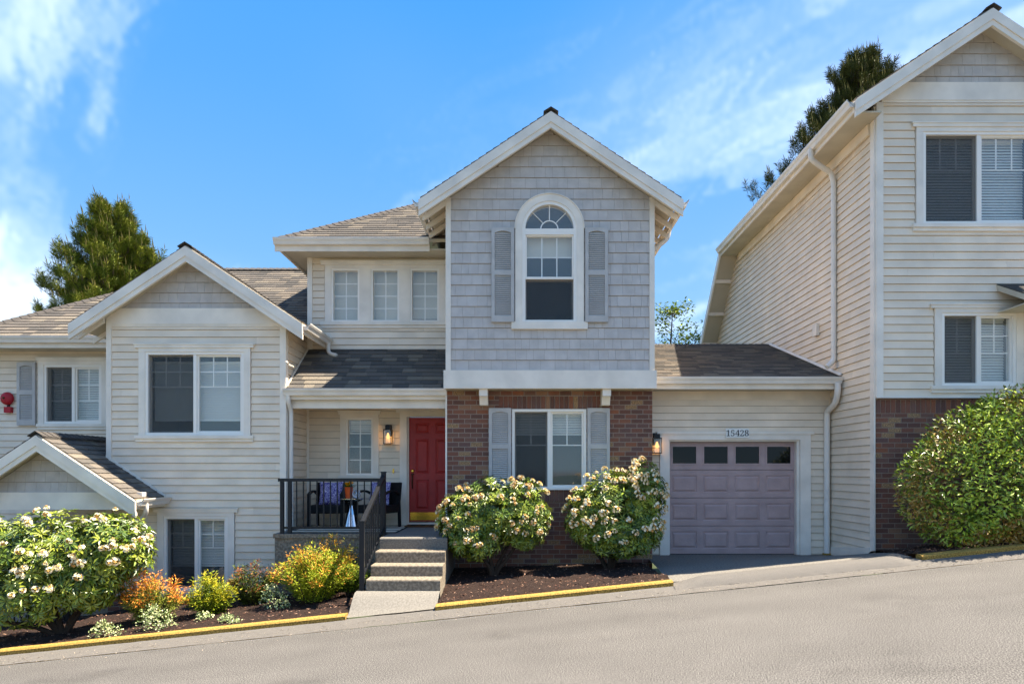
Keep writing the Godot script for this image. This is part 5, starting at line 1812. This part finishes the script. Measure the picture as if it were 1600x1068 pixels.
func build_plants() -> void:
	rhododendron("large white-flowering rhododendron at the left edge, in front of the entry gable", Vector3(-6.35, -0.52, -9.5), [
		[Vector3(-6.55, 0.55, -9.5), Vector3(0.85, 0.62, 0.7)], [Vector3(-7.5, 0.50, -9.5), Vector3(0.8, 0.65, 0.7)], [Vector3(-5.75, 0.62, -9.6), Vector3(0.55, 0.52, 0.55)],
		[Vector3(-6.9, 0.15, -9.3), Vector3(0.9, 0.55, 0.6)], [Vector3(-6.0, 0.25, -9.5), Vector3(0.5, 0.45, 0.5)], [Vector3(-7.9, 0.05, -9.4), Vector3(0.7, 0.6, 0.6)]], 2300, 110, 201, 0.105)
	rhododendron("white-flowering rhododendron next to the steps, under the brick wall's window", Vector3(-0.42, 0.08, -10.75), [
		[Vector3(-0.45, 1.06, -10.75), Vector3(0.55, 0.55, 0.5)], [Vector3(-0.85, 0.94, -10.7), Vector3(0.42, 0.48, 0.42)], [Vector3(0.03, 1.09, -10.8), Vector3(0.45, 0.5, 0.45)], [Vector3(-0.7, 0.66, -10.65), Vector3(0.42, 0.32, 0.4)], [Vector3(0.06, 0.82, -10.75), Vector3(0.35, 0.32, 0.35)]], 1500, 75, 202, 0.09)
	rhododendron("white-flowering rhododendron beside the garage, at the brick corner", Vector3(1.42, 0.16, -10.85), [
		[Vector3(1.45, 1.15, -10.85), Vector3(0.6, 0.58, 0.52)], [Vector3(1.95, 1.30, -10.9), Vector3(0.38, 0.58, 0.4)], [Vector3(1.05, 1.0, -10.8), Vector3(0.34, 0.45, 0.4)], [Vector3(1.5, 0.72, -10.7), Vector3(0.55, 0.36, 0.42)], [Vector3(1.9, 0.80, -10.8), Vector3(0.34, 0.4, 0.36)]], 1500, 120, 203, 0.088)
	clipped_bush("big rounded clipped bush in front of the right house's brick base", Vector3(7.0, 0.50, -9.95), [
		[Vector3(7.0, 1.72, -9.95), Vector3(1.22, 1.02, 0.68)], [Vector3(6.62, 1.45, -9.8), Vector3(1.15, 0.88, 0.6)], [Vector3(7.35, 1.95, -9.95), Vector3(0.95, 0.98, 0.6)], [Vector3(7.2, 1.2, -9.75), Vector3(1.0, 0.6, 0.5)], [Vector3(8.4, 1.85, -9.95), Vector3(0.75, 1.0, 0.6)]], 24000, 204)
	nandina("bushy shrub with orange tips under the lower sliding window", Vector3(-5.25, -0.52, -9.75), 0.50, 0.86, 62, lin(0.52, 0.55, 0.20), lin(0.84, 0.56, 0.22), 0.85, 211)
	nandina("bright yellow-green shrub under the lower window, right of the orange one", Vector3(-4.50, -0.44, -9.9), 0.36, 0.68, 46, lin(0.50, 0.56, 0.12), lin(0.70, 0.66, 0.14), 0.6, 212)
	nandina("dark green shrub with reddish tips below the porch railing's left end", Vector3(-4.05, -0.36, -10.4), 0.36, 0.80, 48, lin(0.33, 0.38, 0.13), lin(0.58, 0.36, 0.17), 0.55, 213)
	nandina("large yellow-green shrub with orange tips in front of the porch slab", Vector3(-3.02, -0.22, -10.0), 0.60, 0.86, 96, lin(0.60, 0.64, 0.16), lin(0.84, 0.60, 0.24), 0.32, 214)
	nandina("loose golden shrub right against the porch slab, behind the large shrub", Vector3(-2.92, -0.14, -10.55), 0.50, 0.90, 48, lin(0.52, 0.50, 0.14), lin(0.72, 0.55, 0.17), 0.5, 215)
	nandina("small green shrub left of the stair railing's foot", Vector3(-2.50, -0.10, -10.1), 0.24, 0.48, 26, lin(0.42, 0.50, 0.12), lin(0.58, 0.56, 0.14), 0.3, 216)
	euonymus("small cream variegated shrub between the rhododendron and the kerb", Vector3(-5.42, -0.60, -8.95), 0.23, 0.34, 900, 221)
	euonymus("cream variegated shrub in front of the orange-tipped shrub", Vector3(-4.86, -0.54, -9.15), 0.26, 0.46, 1100, 222)
	euonymus("low pale shrub at the foot of the bright yellow-green shrub", Vector3(-4.35, -0.45, -9.45), 0.16, 0.22, 420, 223)
	euonymus("tiny cream variegated shrub alone in the mulch, right of the yellow-green shrub", Vector3(-3.92, -0.40, -9.22), 0.17, 0.18, 420, 224)
	euonymus("grey-green low shrub at the left foot of the large yellow-green shrub", Vector3(-3.50, -0.32, -9.75), 0.22, 0.42, 700, 225)
	pine("sunlit yellow-green pine behind the left roof", Vector3(-14.6, -3.0, -24.5), 14.2, 4.0, 4.2, lin(0.34, 0.41, 0.15), lin(0.55, 0.56, 0.20), 231)
	pine("dark pine behind the right house's roof", Vector3(13.5, 0.0, -27.0), 18.1, 9.5, 4.6, lin(0.24, 0.28, 0.15), lin(0.38, 0.38, 0.19), 232)
	leafy_tree("thin leafy treetop above the garage roof", Vector3(6.0, 0.0, -26.5), 8.1, 241)
	leafy_tree("low leafy treetop beside the right house, behind the garage roof", Vector3(6.75, 0.0, -26.0), 6.9, 242)

func make_sky() -> Sky:
	# blue sky with streaks of thin high cloud, paler towards the horizon; the same all round
	var w := 1400
	var h := 700
	var wisp := FastNoiseLite.new()
	wisp.seed = 60
	wisp.frequency = 0.9
	wisp.fractal_octaves = 6
	wisp.fractal_gain = 0.55
	wisp.domain_warp_enabled = true
	wisp.domain_warp_amplitude = 0.9
	wisp.domain_warp_frequency = 0.6
	wisp.domain_warp_fractal_octaves = 4
	var veil := FastNoiseLite.new()
	veil.seed = 9
	veil.frequency = 0.45
	veil.fractal_octaves = 3
	var im := Image.create(w, h, false, Image.FORMAT_RGBF)
	var top := Color(0.010, 0.112, 0.335)
	var low := Color(0.17, 0.275, 0.35)
	var white := Color(1.30, 1.25, 1.17)
	for j in h:
		var el := (0.5 - (j + 0.5) / h) * PI
		for i in w:
			if el <= 0.0:
				im.set_pixel(i, j, Color(0.2, 0.19, 0.18))
				continue
			var ph := ((i + 0.5) / w - 0.5) * TAU
			var d := Vector3(sin(ph) * cos(el), sin(el), -cos(ph) * cos(el))
			var c := top.lerp(low, pow(1.0 - d.y, 2.6))
			var p := Vector2(d.x, d.z) / (d.y + 0.25)
			var s := p.rotated(-0.62)
			var a := wisp.get_noise_2d(s.x * 0.5, s.y * 1.7)
			var b := veil.get_noise_2d(p.x, p.y)
			var streak := smoothstep(-0.20, 0.55, a + 0.16 * b)
			var haze := smoothstep(-0.35, 0.65, b)
			c = c.lerp(white, clampf(0.18 * pow(streak, 2.1) + 0.06 * haze, 0.0, 0.8))
			im.set_pixel(i, j, c)
	var m := PanoramaSkyMaterial.new()
	m.panorama = ImageTexture.create_from_image(im)
	m.energy_multiplier = 0.55
	var s := Sky.new()
	s.sky_material = m
	return s

func _ready() -> void:
	rng.seed = 20240
	# camera: eye level, facing the row squarely, the lens shifted up
	var cam := Camera3D.new()
	cam.name = "camera"
	add_child(cam)
	cam.position = Vector3(0, 1.7, 0)
	cam.projection = Camera3D.PROJECTION_FRUSTUM
	cam.near = 0.1
	cam.far = 900.0
	cam.size = 0.1 * 1068.0 / 1067.0
	cam.frustum_offset = Vector2(-12.0, 203.0) / 1067.0 * 0.1
	cam.current = true
	var env := Environment.new()
	env.background_mode = Environment.BG_SKY
	env.sky = make_sky()
	env.sky_rotation = Vector3(0, -0.15, 0)
	env.tonemap_mode = Environment.TONE_MAPPER_LINEAR
	env.tonemap_exposure = 5.8
	env.sdfgi_enabled = true
	env.ssao_enabled = true
	env.ssil_enabled = true
	var we := WorldEnvironment.new()
	we.name = "world_environment"
	we.environment = env
	add_child(we)
	# sun: high, to the right and a little behind the facades
	var sun := DirectionalLight3D.new()
	sun.name = "sun"
	add_child(sun)
	sun.look_at_from_position(Vector3(0.55, 1.0, -0.075), Vector3.ZERO, Vector3.UP)
	sun.light_color = Color(1.0, 0.95, 0.87)
	sun.light_energy = 1.02
	sun.light_angular_distance = 0.5
	sun.shadow_enabled = true
	make_materials()
	build_ground()
	middle_house()
	left_house()
	right_house()
	build_steps()
	build_railing()
	build_fixtures()
	build_porch_things()
	build_plants()
